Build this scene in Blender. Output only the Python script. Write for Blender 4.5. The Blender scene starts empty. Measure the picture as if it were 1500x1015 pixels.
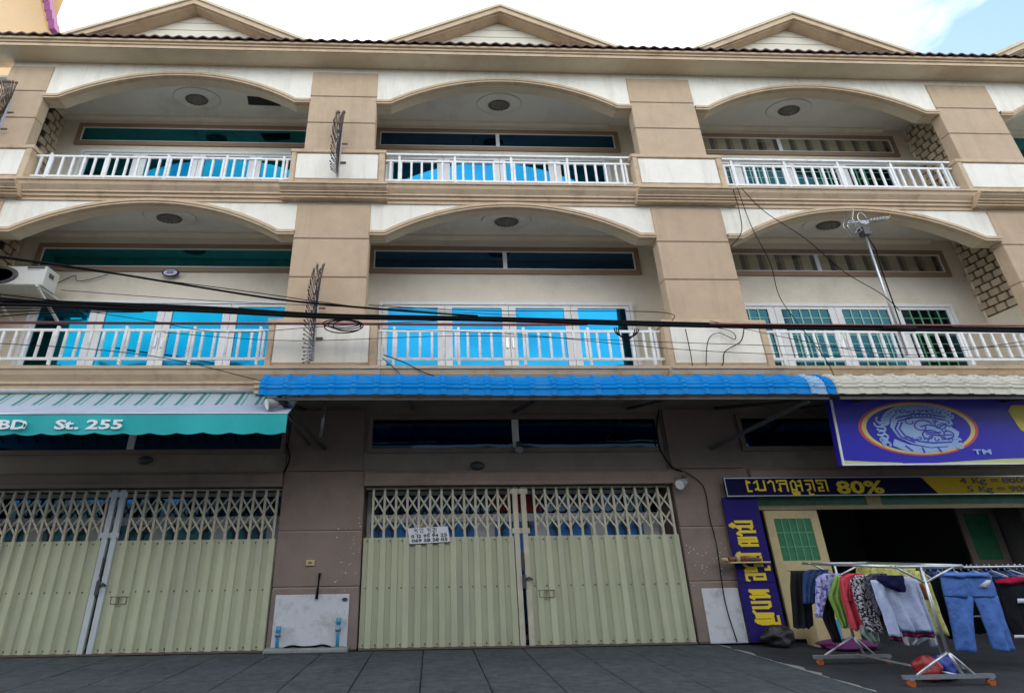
import bpy, bmesh, math, random
from mathutils import Vector, Matrix
random.seed(7)
rad = math.radians
SC = bpy.context.scene
COL = SC.collection

# ------------------------------------------------------------------ camera
F_PX, CX, CY = 760.0, 658.9, 507.4            # in pixels of the 1500 x 1015 photograph
CAM = Vector((2.986, -9.627, 1.526))
YAW, PITCH, ROLL = 0.03889, 0.38742, -0.01308
_f = Vector((math.sin(YAW)*math.cos(PITCH), math.cos(YAW)*math.cos(PITCH), math.sin(PITCH)))
_r = Vector((math.cos(YAW), -math.sin(YAW), 0)); _u = _r.cross(_f)
CR = math.cos(ROLL)*_r + math.sin(ROLL)*_u; CU = math.cos(ROLL)*_u - math.sin(ROLL)*_r
cd = bpy.data.cameras.new('camera'); cam = bpy.data.objects.new('camera', cd); COL.objects.link(cam)
cam.matrix_world = Matrix(((CR.x, CU.x, -_f.x, CAM.x), (CR.y, CU.y, -_f.y, CAM.y), (CR.z, CU.z, -_f.z, CAM.z), (0, 0, 0, 1)))
cd.sensor_fit = 'HORIZONTAL'; cd.sensor_width = 36; cd.lens = 36*F_PX/1500
cd.shift_x = (750-CX)/1500; cd.shift_y = -(507.5-CY)/1500
cd.clip_start = .1; cd.clip_end = 3000
SC.camera = cam

# ------------------------------------------------------------------ sky, sun, exposure
SUN_EL, SUN_AZ = rad(33), rad(-28)            # azimuth from +Y (behind the houses), clockwise
wd = bpy.data.worlds.new('World'); SC.world = wd; wd.use_nodes = True
nt = wd.node_tree; nt.nodes.clear()
wo = nt.nodes.new('ShaderNodeOutputWorld'); bg = nt.nodes.new('ShaderNodeBackground')
sk = nt.nodes.new('ShaderNodeTexSky'); sk.sky_type = 'NISHITA'; sk.sun_disc = False
sk.sun_elevation = SUN_EL; sk.sun_rotation = SUN_AZ; sk.air_density = 1.0; sk.dust_density = 2.0; sk.ozone_density = 1.0
tc = nt.nodes.new('ShaderNodeTexCoord'); mp = nt.nodes.new('ShaderNodeMapping'); mp.inputs['Scale'].default_value = (1, 1, 2.2); mp.inputs['Location'].default_value = (2.6, -1.6, 1.0)
ns = nt.nodes.new('ShaderNodeTexNoise'); ns.inputs['Scale'].default_value = 1.3; ns.inputs['Detail'].default_value = 7; ns.inputs['Roughness'].default_value = .55
rp = nt.nodes.new('ShaderNodeValToRGB'); rp.color_ramp.elements[0].position = .40; rp.color_ramp.elements[1].position = .62
mx = nt.nodes.new('ShaderNodeMix'); mx.data_type = 'RGBA'
mx.inputs['B'].default_value = (8.2, 8.0, 7.6, 1)
nt.links.new(tc.outputs['Generated'], mp.inputs['Vector']); nt.links.new(mp.outputs['Vector'], ns.inputs['Vector'])
nt.links.new(ns.outputs['Fac'], rp.inputs['Fac']); nt.links.new(rp.outputs['Color'], mx.inputs['Factor'])
nt.links.new(sk.outputs['Color'], mx.inputs['A']); nt.links.new(mx.outputs['Result'], bg.inputs['Color'])
bg.inputs['Strength'].default_value = .13
nt.links.new(bg.outputs['Background'], wo.inputs['Surface'])
sd = bpy.data.lights.new('sun', 'SUN'); sd.energy = 3.2; sd.angle = rad(.5); sd.color = (1, .95, .88)
sun = bpy.data.objects.new('sun', sd); COL.objects.link(sun); sun.location = (-20, 40, 60)
S = Vector((math.sin(SUN_AZ)*math.cos(SUN_EL), math.cos(SUN_AZ)*math.cos(SUN_EL), math.sin(SUN_EL)))
sun.rotation_euler = (-S).to_track_quat('-Z', 'Y').to_euler()
vs = SC.view_settings; vs.view_transform = 'Standard'; vs.look = 'None'; vs.exposure = 1.90; vs.gamma = 1; vs.use_curve_mapping = False
SC.cycles.use_denoising = True
SC.cycles.max_bounces = 8; SC.cycles.diffuse_bounces = 4

# ------------------------------------------------------------------ helpers
def P(u, v, y):
    """pixel of the photograph -> point on the plane Y = y"""
    d = _f + (u-CX)/F_PX*CR - (v-CY)/F_PX*CU
    t = (y-CAM.y)/d.y
    return CAM + t*d
def PZ(u, v, z):
    d = _f + (u-CX)/F_PX*CR - (v-CY)/F_PX*CU
    return CAM + (z-CAM.z)/d.z*d

WORLD = {}
def wpos(o): return WORLD.get(o.name, Vector((0, 0, 0)))
def add(name, data, parent=None, loc=(0, 0, 0), mat=None, rot=None):
    o = bpy.data.objects.new(name, data); COL.objects.link(o)
    loc = Vector(loc); WORLD[o.name] = loc
    o.parent = parent
    o.location = loc - (wpos(parent) if parent else Vector((0, 0, 0)))
    if rot: o.rotation_euler = rot
    if mat is not None and data is not None and len(data.materials) == 0: data.materials.append(mat)
    return o
def tag(o, label, cat, group=None, kind=None):
    if label: o['label'] = label
    if cat: o['category'] = cat
    if group: o['group'] = group
    if kind: o['kind'] = kind
    return o
def thing(name, loc, label, cat, group=None): return tag(add(name, None, None, loc), label, cat, group)

class MB:
    def __init__(s): s.v = []; s.f = []; s.mi = []; s.m = 0; s.sm = []
    def quad(s, *p, smooth=False):
        n = len(s.v); s.v += [tuple(q) for q in p]; s.f.append(tuple(range(n, n+len(p)))); s.mi.append(s.m); s.sm.append(smooth); return s
    def box(s, x0, x1, y0, y1, z0, z1):
        n = len(s.v)
        s.v += [(x0,y0,z0),(x1,y0,z0),(x1,y1,z0),(x0,y1,z0),(x0,y0,z1),(x1,y0,z1),(x1,y1,z1),(x0,y1,z1)]
        for f in ((0,3,2,1),(4,5,6,7),(0,1,5,4),(1,2,6,5),(2,3,7,6),(3,0,4,7)):
            s.f.append(tuple(n+i for i in f)); s.mi.append(s.m); s.sm.append(False)
        return s
    def cbox(s, x0, x1, y0, y1, z0, z1, c=.012):
        """box whose front (-Y) face is chamfered on its four edges"""
        n = len(s.v)
        s.v += [(x0,y0+c,z0),(x1,y0+c,z0),(x1,y0+c,z1),(x0,y0+c,z1),(x0+c,y0,z0+c),(x1-c,y0,z0+c),(x1-c,y0,z1-c),(x0+c,y0,z1-c),
                (x0,y1,z0),(x1,y1,z0),(x1,y1,z1),(x0,y1,z1)]
        for f in ((4,5,6,7),(0,1,5,4),(1,2,6,5),(2,3,7,6),(3,0,4,7),(8,11,10,9),(0,8,9,1),(1,9,10,2),(2,10,11,3),(3,11,8,0)):
            s.f.append(tuple(n+i for i in f)); s.mi.append(s.m); s.sm.append(False)
        return s
    def bar(s, a, b, w, d=None, up=(0, 1, 0)):
        """square bar from a to b, w wide, d deep"""
        a = Vector(a); b = Vector(b); d = w if d is None else d
        t = (b-a).normalized(); n1 = t.cross(Vector(up))
        if n1.length < 1e-4: n1 = t.cross(Vector((1, 0, 0)))
        n1.normalize(); n2 = t.cross(n1).normalized()
        k = len(s.v)
        for q in (a, b):
            for i, j in ((-1,-1),(1,-1),(1,1),(-1,1)): s.v.append(tuple(q+n1*i*w/2+n2*j*d/2))
        for f in ((0,1,2,3),(7,6,5,4),(0,4,5,1),(1,5,6,2),(2,6,7,3),(3,7,4,0)):
            s.f.append(tuple(k+i for i in f)); s.mi.append(s.m); s.sm.append(False)
        return s
    def tube(s, pts, r, n=6, caps=True):
        pts = [Vector(p) for p in pts]; k = len(s.v); m = len(pts)
        rs = r if isinstance(r, (list, tuple)) else [r]*m
        ref = None
        for i, p in enumerate(pts):
            t = (pts[min(i+1, m-1)]-pts[max(i-1, 0)])
            t = t.normalized() if t.length > 1e-9 else Vector((0, 0, 1))
            if ref is None: ref = t.orthogonal().normalized()
            ref = (ref - t*ref.dot(t)); ref = ref.normalized() if ref.length > 1e-6 else t.orthogonal().normalized()
            b = t.cross(ref)
            for j in range(n):
                a = 2*math.pi*j/n; s.v.append(tuple(p+(ref*math.cos(a)+b*math.sin(a))*rs[i]))
        for i in range(m-1):
            for j in range(n):
                s.f.append((k+i*n+j, k+i*n+(j+1) % n, k+(i+1)*n+(j+1) % n, k+(i+1)*n+j)); s.mi.append(s.m); s.sm.append(True)
        if caps:
            s.f.append(tuple(k+j for j in reversed(range(n)))); s.mi.append(s.m); s.sm.append(False)
            s.f.append(tuple(k+(m-1)*n+j for j in range(n))); s.mi.append(s.m); s.sm.append(False)
        return s
    def prism(s, poly, y0, y1):
        """polygon of (x, z), counter-clockwise seen from -Y, extruded from y0 (front) to y1"""
        n = len(poly); k = len(s.v)
        s.v += [(x, y0, z) for x, z in poly] + [(x, y1, z) for x, z in poly]
        s.f.append(tuple(k+i for i in range(n))); s.mi.append(s.m); s.sm.append(False)
        s.f.append(tuple(k+n+i for i in reversed(range(n)))); s.mi.append(s.m); s.sm.append(False)
        for i in range(n):
            j = (i+1) % n
            s.f.append((k+i, k+n+i, k+n+j, k+j)); s.mi.append(s.m); s.sm.append(False)
        return s
    def profx(s, prof, x0, x1):
        """closed profile of (y, z) extruded along X"""
        n = len(prof); k = len(s.v)
        s.v += [(x0, y, z) for y, z in prof] + [(x1, y, z) for y, z in prof]
        s.f.append(tuple(k+i for i in reversed(range(n)))); s.mi.append(s.m); s.sm.append(False)
        s.f.append(tuple(k+n+i for i in range(n))); s.mi.append(s.m); s.sm.append(False)
        for i in range(n):
            j = (i+1) % n
            s.f.append((k+i, k+j, k+n+j, k+n+i)); s.mi.append(s.m); s.sm.append(False)
        return s
    def lathe(s, c, prof, n=20, axis='Z', squash=1.0):
        """prof: (radius, height) about a vertical axis through c"""
        c = Vector(c); k = len(s.v)
        for r, h in prof:
            for j in range(n):
                a = 2*math.pi*j/n
                if axis == 'Z': s.v.append((c.x+r*math.cos(a)*squash, c.y+r*math.sin(a), c.z+h))
                else: s.v.append((c.x+r*math.cos(a)*squash, c.y+h, c.z+r*math.sin(a)))
        for i in range(len(prof)-1):
            for j in range(n):
                s.f.append((k+i*n+j, k+i*n+(j+1) % n, k+(i+1)*n+(j+1) % n, k+(i+1)*n+j)); s.mi.append(s.m); s.sm.append(True)
        s.f.append(tuple(k+j for j in range(n))); s.mi.append(s.m); s.sm.append(False)
        s.f.append(tuple(k+(len(prof)-1)*n+j for j in range(n))); s.mi.append(s.m); s.sm.append(False)
        return s
    def grid(s, rows, smooth=True, closed=False):
        k = len(s.v); m = len(rows[0])
        for r in rows: s.v += [tuple(p) for p in r]
        for i in range(len(rows)-1):
            for j in range(m if closed else m-1):
                s.f.append((k+i*m+j, k+i*m+(j+1) % m, k+(i+1)*m+(j+1) % m, k+(i+1)*m+j)); s.mi.append(s.m); s.sm.append(smooth)
        return s
    def mesh(s, name, *mats, fix=True):
        me = bpy.data.meshes.new(name); me.from_pydata(s.v, [], s.f)
        for m in mats: me.materials.append(m)
        for p, i, q in zip(me.polygons, s.mi, s.sm): p.material_index = i; p.use_smooth = q
        if fix:
            b = bmesh.new(); b.from_mesh(me); bmesh.ops.recalc_face_normals(b, faces=b.faces); b.to_mesh(me); b.free()
        me.update(); return me
    def build(s, name, mats, parent=None, loc=(0, 0, 0), rot=None):
        """vertices are in world axes; loc is the object's world origin (vertices are moved to be relative to it)"""
        L = Vector(loc); s.v = [tuple(Vector(p)-L) for p in s.v]
        if not isinstance(mats, (list, tuple)): mats = (mats,)
        return add(name, s.mesh(name, *mats), parent, loc, rot=rot)

CACHE = {}
def shared(key, fn):
    if key not in CACHE: CACHE[key] = fn()
    return CACHE[key]

# ------------------------------------------------------------------ materials
def srgb(h):
    h = h.lstrip('#'); c = [int(h[i:i+2], 16)/255 for i in (0, 2, 4)]
    return tuple(x/12.92 if x <= .04045 else ((x+.055)/1.055)**2.4 for x in c)
def mat(name, col, rough=.8, var=.12, vscale=3.0, bump=0.0, bscale=60, metal=0.0, stain=None, sscale=1.2, samt=.5, streak=False, spec=.5, per_obj=0.0, coat=0.0):
    m = bpy.data.materials.new(name); m.use_nodes = True; n = m.node_tree.nodes; l = m.node_tree.links
    b = n['Principled BSDF']; b.inputs['Roughness'].default_value = rough; b.inputs['Metallic'].default_value = metal
    b.inputs['Specular IOR Level'].default_value = spec
    if coat: b.inputs['Coat Weight'].default_value = coat
    g = n.new('ShaderNodeNewGeometry')
    col = tuple(col)+(1,)
    out = None
    nz = n.new('ShaderNodeTexNoise'); nz.inputs['Scale'].default_value = vscale; nz.inputs['Detail'].default_value = 8; nz.inputs['Roughness'].default_value = .62
    l.new(g.outputs['Position'], nz.inputs['Vector'])
    mr = n.new('ShaderNodeMapRange'); mr.inputs['From Min'].default_value = .25; mr.inputs['From Max'].default_value = .75
    mr.inputs['To Min'].default_value = 1-var; mr.inputs['To Max'].default_value = 1+var
    l.new(nz.outputs['Fac'], mr.inputs['Value'])
    mu = n.new('ShaderNodeMix'); mu.data_type = 'RGBA'; mu.blend_type = 'MULTIPLY'; mu.inputs['Factor'].default_value = 1
    mu.inputs['A'].default_value = col; l.new(mr.outputs['Result'], mu.inputs['B']); out = mu.outputs['Result']
    if per_obj:
        oi = n.new('ShaderNodeObjectInfo'); r2 = n.new('ShaderNodeMapRange'); r2.inputs['To Min'].default_value = 1-per_obj; r2.inputs['To Max'].default_value = 1+per_obj
        l.new(oi.outputs['Random'], r2.inputs['Value'])
        m3 = n.new('ShaderNodeMix'); m3.data_type = 'RGBA'; m3.blend_type = 'MULTIPLY'; m3.inputs['Factor'].default_value = 1
        l.new(out, m3.inputs['A']); l.new(r2.outputs['Result'], m3.inputs['B']); out = m3.outputs['Result']
    if stain:
        mpn = n.new('ShaderNodeMapping'); mpn.inputs['Scale'].default_value = (1, 1, .12) if streak else (1, 1, 1)
        l.new(g.outputs['Position'], mpn.inputs['Vector'])
        n2 = n.new('ShaderNodeTexNoise'); n2.inputs['Scale'].default_value = sscale; n2.inputs['Detail'].default_value = 9; n2.inputs['Roughness'].default_value = .7
        l.new(mpn.outputs['Vector'], n2.inputs['Vector'])
        r = n.new('ShaderNodeMapRange'); r.inputs['From Min'].default_value = .5; r.inputs['From Max'].default_value = .74; r.inputs['To Max'].default_value = samt
        l.new(n2.outputs['Fac'], r.inputs['Value'])
        m2 = n.new('ShaderNodeMix'); m2.data_type = 'RGBA'; l.new(r.outputs['Result'], m2.inputs['Factor']); l.new(out, m2.inputs['A'])
        m2.inputs['B'].default_value = tuple(stain)+(1,); out = m2.outputs['Result']
    l.new(out, b.inputs['Base Color'])
    if bump:
        nb = n.new('ShaderNodeTexNoise'); nb.inputs['Scale'].default_value = bscale; nb.inputs['Detail'].default_value = 4
        l.new(g.outputs['Position'], nb.inputs['Vector'])
        bp = n.new('ShaderNodeBump'); bp.inputs['Strength'].default_value = bump; bp.inputs['Distance'].default_value = .02
        l.new(nb.outputs['Fac'], bp.inputs['Height']); l.new(bp.outputs['Normal'], b.inputs['Normal'])
    return m
def mirror_glass(name, col, rough=.04, wav=.03):
    m = mat(name, col, rough, .16, .9, metal=1.0, per_obj=.10)
    n = m.node_tree.nodes; l = m.node_tree.links; b = n['Principled BSDF']; g = n.new('ShaderNodeNewGeometry')
    nb = n.new('ShaderNodeTexNoise'); nb.inputs['Scale'].default_value = 1.1; nb.inputs['Detail'].default_value = 1
    l.new(g.outputs['Position'], nb.inputs['Vector'])
    bp = n.new('ShaderNodeBump'); bp.inputs['Strength'].default_value = .25; bp.inputs['Distance'].default_value = wav
    l.new(nb.outputs['Fac'], bp.inputs['Height']); l.new(bp.outputs['Normal'], b.inputs['Normal'])
    return m
def clear_glass(name, col, refl=.12):
    m = bpy.data.materials.new(name); m.use_nodes = True; n = m.node_tree.nodes; l = m.node_tree.links; n.clear()
    o = n.new('ShaderNodeOutputMaterial'); t = n.new('ShaderNodeBsdfTransparent'); t.inputs['Color'].default_value = tuple(col)+(1,)
    g = n.new('ShaderNodeBsdfGlossy'); g.inputs['Roughness'].default_value = .03
    mxs = n.new('ShaderNodeMixShader'); mxs.inputs['Fac'].default_value = refl; l.new(t.outputs['BSDF'], mxs.inputs[1]); l.new(g.outputs['BSDF'], mxs.inputs[2])
    l.new(mxs.outputs['Shader'], o.inputs['Surface']); return m

M = {}
M['white'] = mat('white_plaster', (.84, .79, .69), .85, .07, 2.0, .35, 45, stain=(.40, .33, .24), sscale=2.6, samt=.42, streak=True)
M['tan'] = mat('tan_textured_plaster', (.53, .39, .262), .9, .10, 2.5, .6, 60, stain=(.26, .18, .125), sscale=2.0, samt=.38, streak=True)
M['trim'] = mat('tan_trim', (.57, .425, .28), .8, .10, 2.0, .25, 50, stain=(.23, .13, .08), sscale=2.6, samt=.55)
M['cream'] = mat('cream_wall', (.76, .68, .55), .88, .07, 1.5, .55, 50, stain=(.40, .33, .24), sscale=1.1, samt=.3)
M['ceil'] = mat('ceiling_paint', (.74, .71, .63), .9, .07, 1.0, stain=(.36, .30, .22), sscale=.9, samt=.45)
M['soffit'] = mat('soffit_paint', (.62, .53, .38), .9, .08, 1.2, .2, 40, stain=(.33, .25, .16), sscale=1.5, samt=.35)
M['siding'] = mat('siding_cream', (.72, .66, .54), .8, .05, 2, per_obj=.04)
M['groove'] = mat('groove_brown', (.33, .25, .185), .9)
M['rooftile'] = mat('roof_tile_maroon', (.075, .033, .03), .6, .25, 3, per_obj=.25)
M['rooftile2'] = mat('roof_tile_purple', (.22, .02, .13), .5, .2, 3)
M['wframe'] = mat('brown_window_surround', (.30, .20, .125), .8, .10, 2, .2, 40)
M['upvc'] = mat('white_painted_frame', (.72, .71, .69), .45, .05, 2, stain=(.45, .42, .38), sscale=3, samt=.3)
M['rail'] = mat('white_rail_paint', (.78, .78, .76), .4, .05, 4, stain=(.35, .28, .22), sscale=7, samt=.5)
M['blueglass'] = mirror_glass('blue_film_glass', (.008, .128, .26))
M['cyanglass'] = mirror_glass('cyan_film_glass', (.004, .175, .28))
M['navyglass'] = mirror_glass('dark_blue_glass', (.035, .09, .17))
M['tealglass'] = mirror_glass('dark_teal_glass', (.022, .19, .23))
M['greyteal'] = mirror_glass('grey_teal_glass', (.014, .05, .062), .08)
M['shopblue'] = mat('blue_shop_glass', (.06, .27, .72), .25, .3, 2)
M['shopgreen'] = mat('green_blue_shop_glass', (.07, .28, .36), .25, .5, 2)
M['clear'] = clear_glass('window_glass', (.86, .88, .86))
M['curtain'] = None
M['dark'] = mat('opening_shade', (.03, .028, .026), .9)  # near-black stands in for the shade inside openings
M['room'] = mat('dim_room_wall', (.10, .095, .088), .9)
M['green_bar'] = mat('green_grille', (.10, .30, .16), .5)
M['mint_bar'] = mat('mint_grille', (.26, .50, .40), .5)
M['gate'] = mat('pale_green_gate_steel', (.45, .46, .315), .45, .07, 1.5, stain=(.30, .30, .26), sscale=2.4, samt=.55, streak=True, per_obj=.08, spec=.4)
M['gatebar'] = mat('gate_lattice_steel', (.50, .46, .35), .5, .12, 4, stain=(.25, .2, .14), sscale=5, samt=.4)
M['gategrey'] = mat('pale_grey_gate_post', (.50, .53, .54), .45, .1, 3)
M['gtan'] = mat('ground_floor_tan_shaded', (.225, .170, .140), .85, .12, 2.2, .4, 60, stain=(.12, .09, .075), sscale=1.3, samt=.55)  # tan of the upper columns, darkened to carry the shade under the awnings
M['glint'] = mat('ground_floor_wall_shaded', (.28, .235, .19), .85, .12, 2.0, .3, 60, stain=(.14, .11, .09), sscale=1.4, samt=.5)  # wall colour darkened to deepen the shade beneath the awnings
M['patch'] = mat('white_base_paint', (.56, .57, .60), .8, .08, 3, .3, 60, stain=(.22, .19, .16), sscale=3.2, samt=.7)
M['steel'] = mat('dark_steel', (.05, .05, .052), .5, .2, 6)
M['rusty'] = mat('rusty_iron', (.13, .09, .07), .8, .3, 12)
M['galv'] = mat('galvanised_tube', (.50, .52, .54), .32, .12, 8, metal=.75)
M['greytube'] = mat('grey_paint_tube', (.42, .44, .47), .4, .15, 8)
M['blk'] = mat('black_cable_rubber', (.005, .005, .006), .8, .1, 6, spec=.12)
M['red_cable'] = mat('faded_red_cable', (.26, .075, .08), .6, .15, 6)
M['awnblue'] = mat('blue_awning_sheet', (.0, .20, .56), .6, .12, 3, spec=.12, stain=(.05, .27, .52), sscale=2.2, samt=.55)
M['awnfaded'] = mat('faded_blue_sheet', (.30, .45, .62), .7, .1, 3, spec=.1, stain=(.0, .21, .58), sscale=4, samt=.9)
M['awnbeige'] = mat('beige_awning_sheet', (.52, .50, .41), .5, .08, 2, stain=(.28, .25, .2), sscale=3, samt=.5)
M['signedge'] = mat('white_sign_edge', (.8, .8, .8), .4)
M['purple'] = mat('purple_sign_face', (.030, .026, .46), .35, .03, 1)
M['navy'] = mat('navy_banner', (.008, .007, .042), .85, .1, 2, spec=.1)
M['navy2'] = mat('blue_banner', (.022, .015, .13), .8, .2, 2, spec=.1)
M['gold'] = mat('gold_lettering', (.68, .50, .035), .7, .08, spec=.1)
M['goldpanel'] = mat('gold_panel', (.66, .43, .02), .7, .1, spec=.1)
M['inkblack'] = mat('black_print', (.01, .01, .01), .5)
M['ringy'] = mat('ring_yellow', (.72, .60, .22), .4, .03)
M['ringr'] = mat('ring_red', (.62, .10, .09), .4, .03)
M['ice'] = mat('pale_blue_print', (.34, .50, .80), .4, .03)
M['lime'] = mat('lime_print', (.55, .62, .22), .4, .03)
M['yellowprint'] = mat('yellow_print', (.68, .55, .04), .4, .03)
M['teal'] = mat('teal_awning_fabric', (.008, .37, .38), .7, .08, 2.5, .15, 20)
M['whiteprint'] = mat('white_lettering', (.8, .82, .82), .6, .03)
M['paper'] = mat('white_paper', (.66, .66, .70), .8, .04, 6)
M['acw'] = mat('ac_casing', (.62, .61, .56), .45, .08, 4, stain=(.4, .35, .28), sscale=4, samt=.4)
M['yel'] = mat('cream_yellow_door_paint', (.50, .41, .21), .55, .10, 4, stain=(.30, .22, .1), sscale=5, samt=.5)
M['greenpane'] = mat('green_painted_glass', (.045, .19, .09), .2, .25, 5)
M['pvc'] = mat('blue_pvc_pipe', (.06, .30, .50), .4, .1, 6)
M['conc'] = mat('concrete', (.24, .25, .24), .9, .15, 5, .5, 40, stain=(.10, .10, .1), sscale=3, samt=.6)
M['slab'] = mat('paving_slab', (.062, .070, .076), .85, .40, 6.5, .9, 45, spec=.15, stain=(.105, .112, .115), sscale=1.1, samt=.75, per_obj=.05)
M['mortar'] = mat('paving_joint', (.012, .015, .018), .95, .1, 3, spec=.1)
M['court'] = mat('worn_forecourt_concrete', (.034, .036, .040), .9, .3, 1.6, .6, 30, spec=.2, stain=(.012, .013, .014), sscale=.9, samt=.7)
M['asphalt'] = mat('asphalt', (.06, .06, .062), .9, .15, 2, .3, 80)
M['orange'] = mat('orange_neighbour_wall', (.74, .50, .27), .85, .08, .6, stain=(.66, .56, .46), sscale=.5, samt=.5)
M['ochre'] = mat('ochre_soffit', (.62, .36, .10), .85, .06, 1)
M['brick'] = mat('vent_block', (.48, .38, .27), .9, .1, 6, .3, 60, per_obj=.12)
M['lampdark'] = mat('aged_lamp_metal', (.17, .15, .12), .5, .4, 14)
M['bulb'] = mat('lamp_plastic', (.28, .28, .28), .5)
M['orangewheel'] = mat('orange_caster', (.50, .11, .02), .4)
M['woodred'] = mat('red_brown_wood', (.20, .07, .045), .6, .3, 9)
M['cross'] = mat('cardboard', (.45, .36, .2), .85, .1, 4)
def cloth(name, col, pattern=None, col2=None, scale=30, thr=.5):
    m = mat(name, col, .95, .16, 5, .8, 14, spec=.08)
    if pattern:
        n = m.node_tree.nodes; l = m.node_tree.links; b = n['Principled BSDF']
        src = b.inputs['Base Color'].links[0].from_socket
        g = n.new('ShaderNodeNewGeometry')
        t = n.new('ShaderNodeTexNoise') if pattern == 'noise' else n.new('ShaderNodeTexVoronoi')
        t.inputs['Scale'].default_value = scale; l.new(g.outputs['Position'], t.inputs['Vector'])
        r = n.new('ShaderNodeMapRange'); r.inputs['From Min'].default_value = thr-.03; r.inputs['From Max'].default_value = thr+.03
        l.new(t.outputs['Fac' if pattern == 'noise' else 'Distance'], r.inputs['Value'])
        mm = n.new('ShaderNodeMix'); mm.data_type = 'RGBA'; l.new(r.outputs['Result'], mm.inputs['Factor']); l.new(src, mm.inputs['A'])
        mm.inputs['B'].default_value = tuple(col2)+(1,); l.new(mm.outputs['Result'], b.inputs['Base Color'])
    return m
def stripes(name, cols, period):
    m = mat(name, cols[0], .8, .05, 3); n = m.node_tree.nodes; l = m.node_tree.links; b = n['Principled BSDF']
    g = n.new('ShaderNodeNewGeometry'); sx = n.new('ShaderNodeSeparateXYZ'); l.new(g.outputs['Position'], sx.inputs['Vector'])
    d = n.new('ShaderNodeMath'); d.operation = 'DIVIDE'; d.inputs[1].default_value = period; l.new(sx.outputs['X'], d.inputs[0])
    fr = n.new('ShaderNodeMath'); fr.operation = 'FRACT'; l.new(d.outputs[0], fr.inputs[0])
    r = n.new('ShaderNodeValToRGB'); r.color_ramp.interpolation = 'CONSTANT'; e = r.color_ramp.elements
    k = len(cols)
    for i, (p, c) in enumerate(cols[1]):
        x = e[i] if i < 2 else e.new(p)
        x.position = p; x.color = tuple(c)+(1,)
    l.new(fr.outputs[0], r.inputs['Fac']); l.new(r.outputs['Color'], b.inputs['Base Color']); return m
M['stripe'] = stripes('striped_awning_fabric', [(.5, .6, .6), [(0, (.34, .42, .45)), (.30, (.04, .17, .16)), (.48, (.34, .42, .45)), (.62, (.08, .24, .23)), (.70, (.34, .42, .45))]], .36)
M['curtain'] = stripes('brown_curtain_fold_shade', [(.4, .3, .2), [(0, (.62, .47, .33)), (.52, (.07, .05, .04)), (.80, (.30, .22, .15))]], .46)  # light and dark bands paint the shading of the folds
M['pale'] = mat('pale_awning_edge', (.36, .41, .50), .75, .08, 3)

def text_mesh(name, body, size, m, bold=0.0, depth=.004, align='LEFT', sx=1.0):
    c = bpy.data.curves.new(name, 'FONT'); c.body = body; c.size = size; c.extrude = depth/2; c.offset = bold; c.align_x = align
    c.resolution_u = 2
    o = bpy.data.objects.new(name, c); COL.objects.link(o)
    bpy.context.view_layer.update()
    me = bpy.data.meshes.new_from_object(o.evaluated_get(bpy.context.evaluated_depsgraph_get()))
    bpy.data.objects.remove(o); bpy.data.curves.remove(c)
    me.transform(Matrix.Diagonal((sx, 1, 1, 1)))
    me.materials.clear(); me.materials.append(m); me.name = name
    return me

def text_width(body, size):
    c = bpy.data.curves.new('w', 'FONT'); c.body = body; c.size = size
    o = bpy.data.objects.new('w', c); COL.objects.link(o); bpy.context.view_layer.update(); w = o.dimensions.x
    bpy.data.objects.remove(o); bpy.data.curves.remove(c); return w
def letters(body, size, m, bold, depth, sx, parent, loc, rot):
    """each printed character is a part of its own"""
    R = Matrix.Rotation(rot[2], 3, 'Z') @ Matrix.Rotation(rot[1], 3, 'Y') @ Matrix.Rotation(rot[0], 3, 'X')
    for k, ch in enumerate(body):
        if ch == ' ': continue
        x = (text_width(body[:k+1], size)-text_width(ch, size))*sx
        add('letter', text_mesh('letter', ch, size, m, bold, depth, sx=sx), parent, Vector(loc)+R @ Vector((x, 0, 0)), rot=rot)

# ------------------------------------------------------------------ dimensions (metres)
W, CW = 8.0, 1.633             # bay spacing, column width
YB = 1.5                       # balcony back wall
YG = 1.24                      # ground floor front

# ------------------------------------------------------------------ ground
def structure(o): o['kind'] = 'structure'; return o
structure(MB().box(-600, 600, -600, 600, -.30, -.14).build('ground', M['asphalt']))
structure(MB().box(-60, 60, -13, -4.2, -.139, -.12).build('road', M['asphalt']))
structure(MB().box(-60, 60, -4.2, -4.0, -.139, .004).build('kerb', M['conc']))
pav = structure(MB().box(-40, 8.26, -4.0, 1.95, -.139, -.014).build('pavement', M['mortar']))
def slab_mesh():
    b = MB(); c = .012; x, y = .886, .586
    v = [(0,0,-.02),(x,0,-.02),(x,y,-.02),(0,y,-.02),(0,0,-c),(x,0,-c),(x,y,-c),(0,y,-c),(c,c,0),(x-c,c,0),(x-c,y-c,0),(c,y-c,0)]
    b.v = v; b.f = [(8,9,10,11),(4,5,9,8),(5,6,10,9),(6,7,11,10),(7,4,8,11),(0,1,5,4),(1,2,6,5),(2,3,7,6),(3,0,4,7)]; b.mi = [0]*9; b.sm = [False]*9
    return b.mesh('paving_slab', M['slab'])
for r in range(7):
    for k in range(19):
        x = 8.26-.9*(k+1); y = 1.14-.59*(r+1)
        o = add('paving_slab', shared('slab', slab_mesh), pav, (x, y, random.uniform(-.004, .003)))
        o.rotation_euler = (random.uniform(-.003, .003), random.uniform(-.002, .002), 0)
# worn edge of the paving and the darker forecourt of the laundry
b = MB(); rows = []
for i in range(41):
    y = 1.3-.13*i; j = random.uniform(-.05, .05)
    rows.append([(8.265, y, -.0), (8.31+j, y, -.004), (8.43+j*1.6, y, -.030)])
structure(b.grid(rows).build('pavement_edge', M['conc']))
structure(MB().box(8.26, 40, -4.0, 7.2, -.139, -.032).build('forecourt', M['court']))

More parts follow.
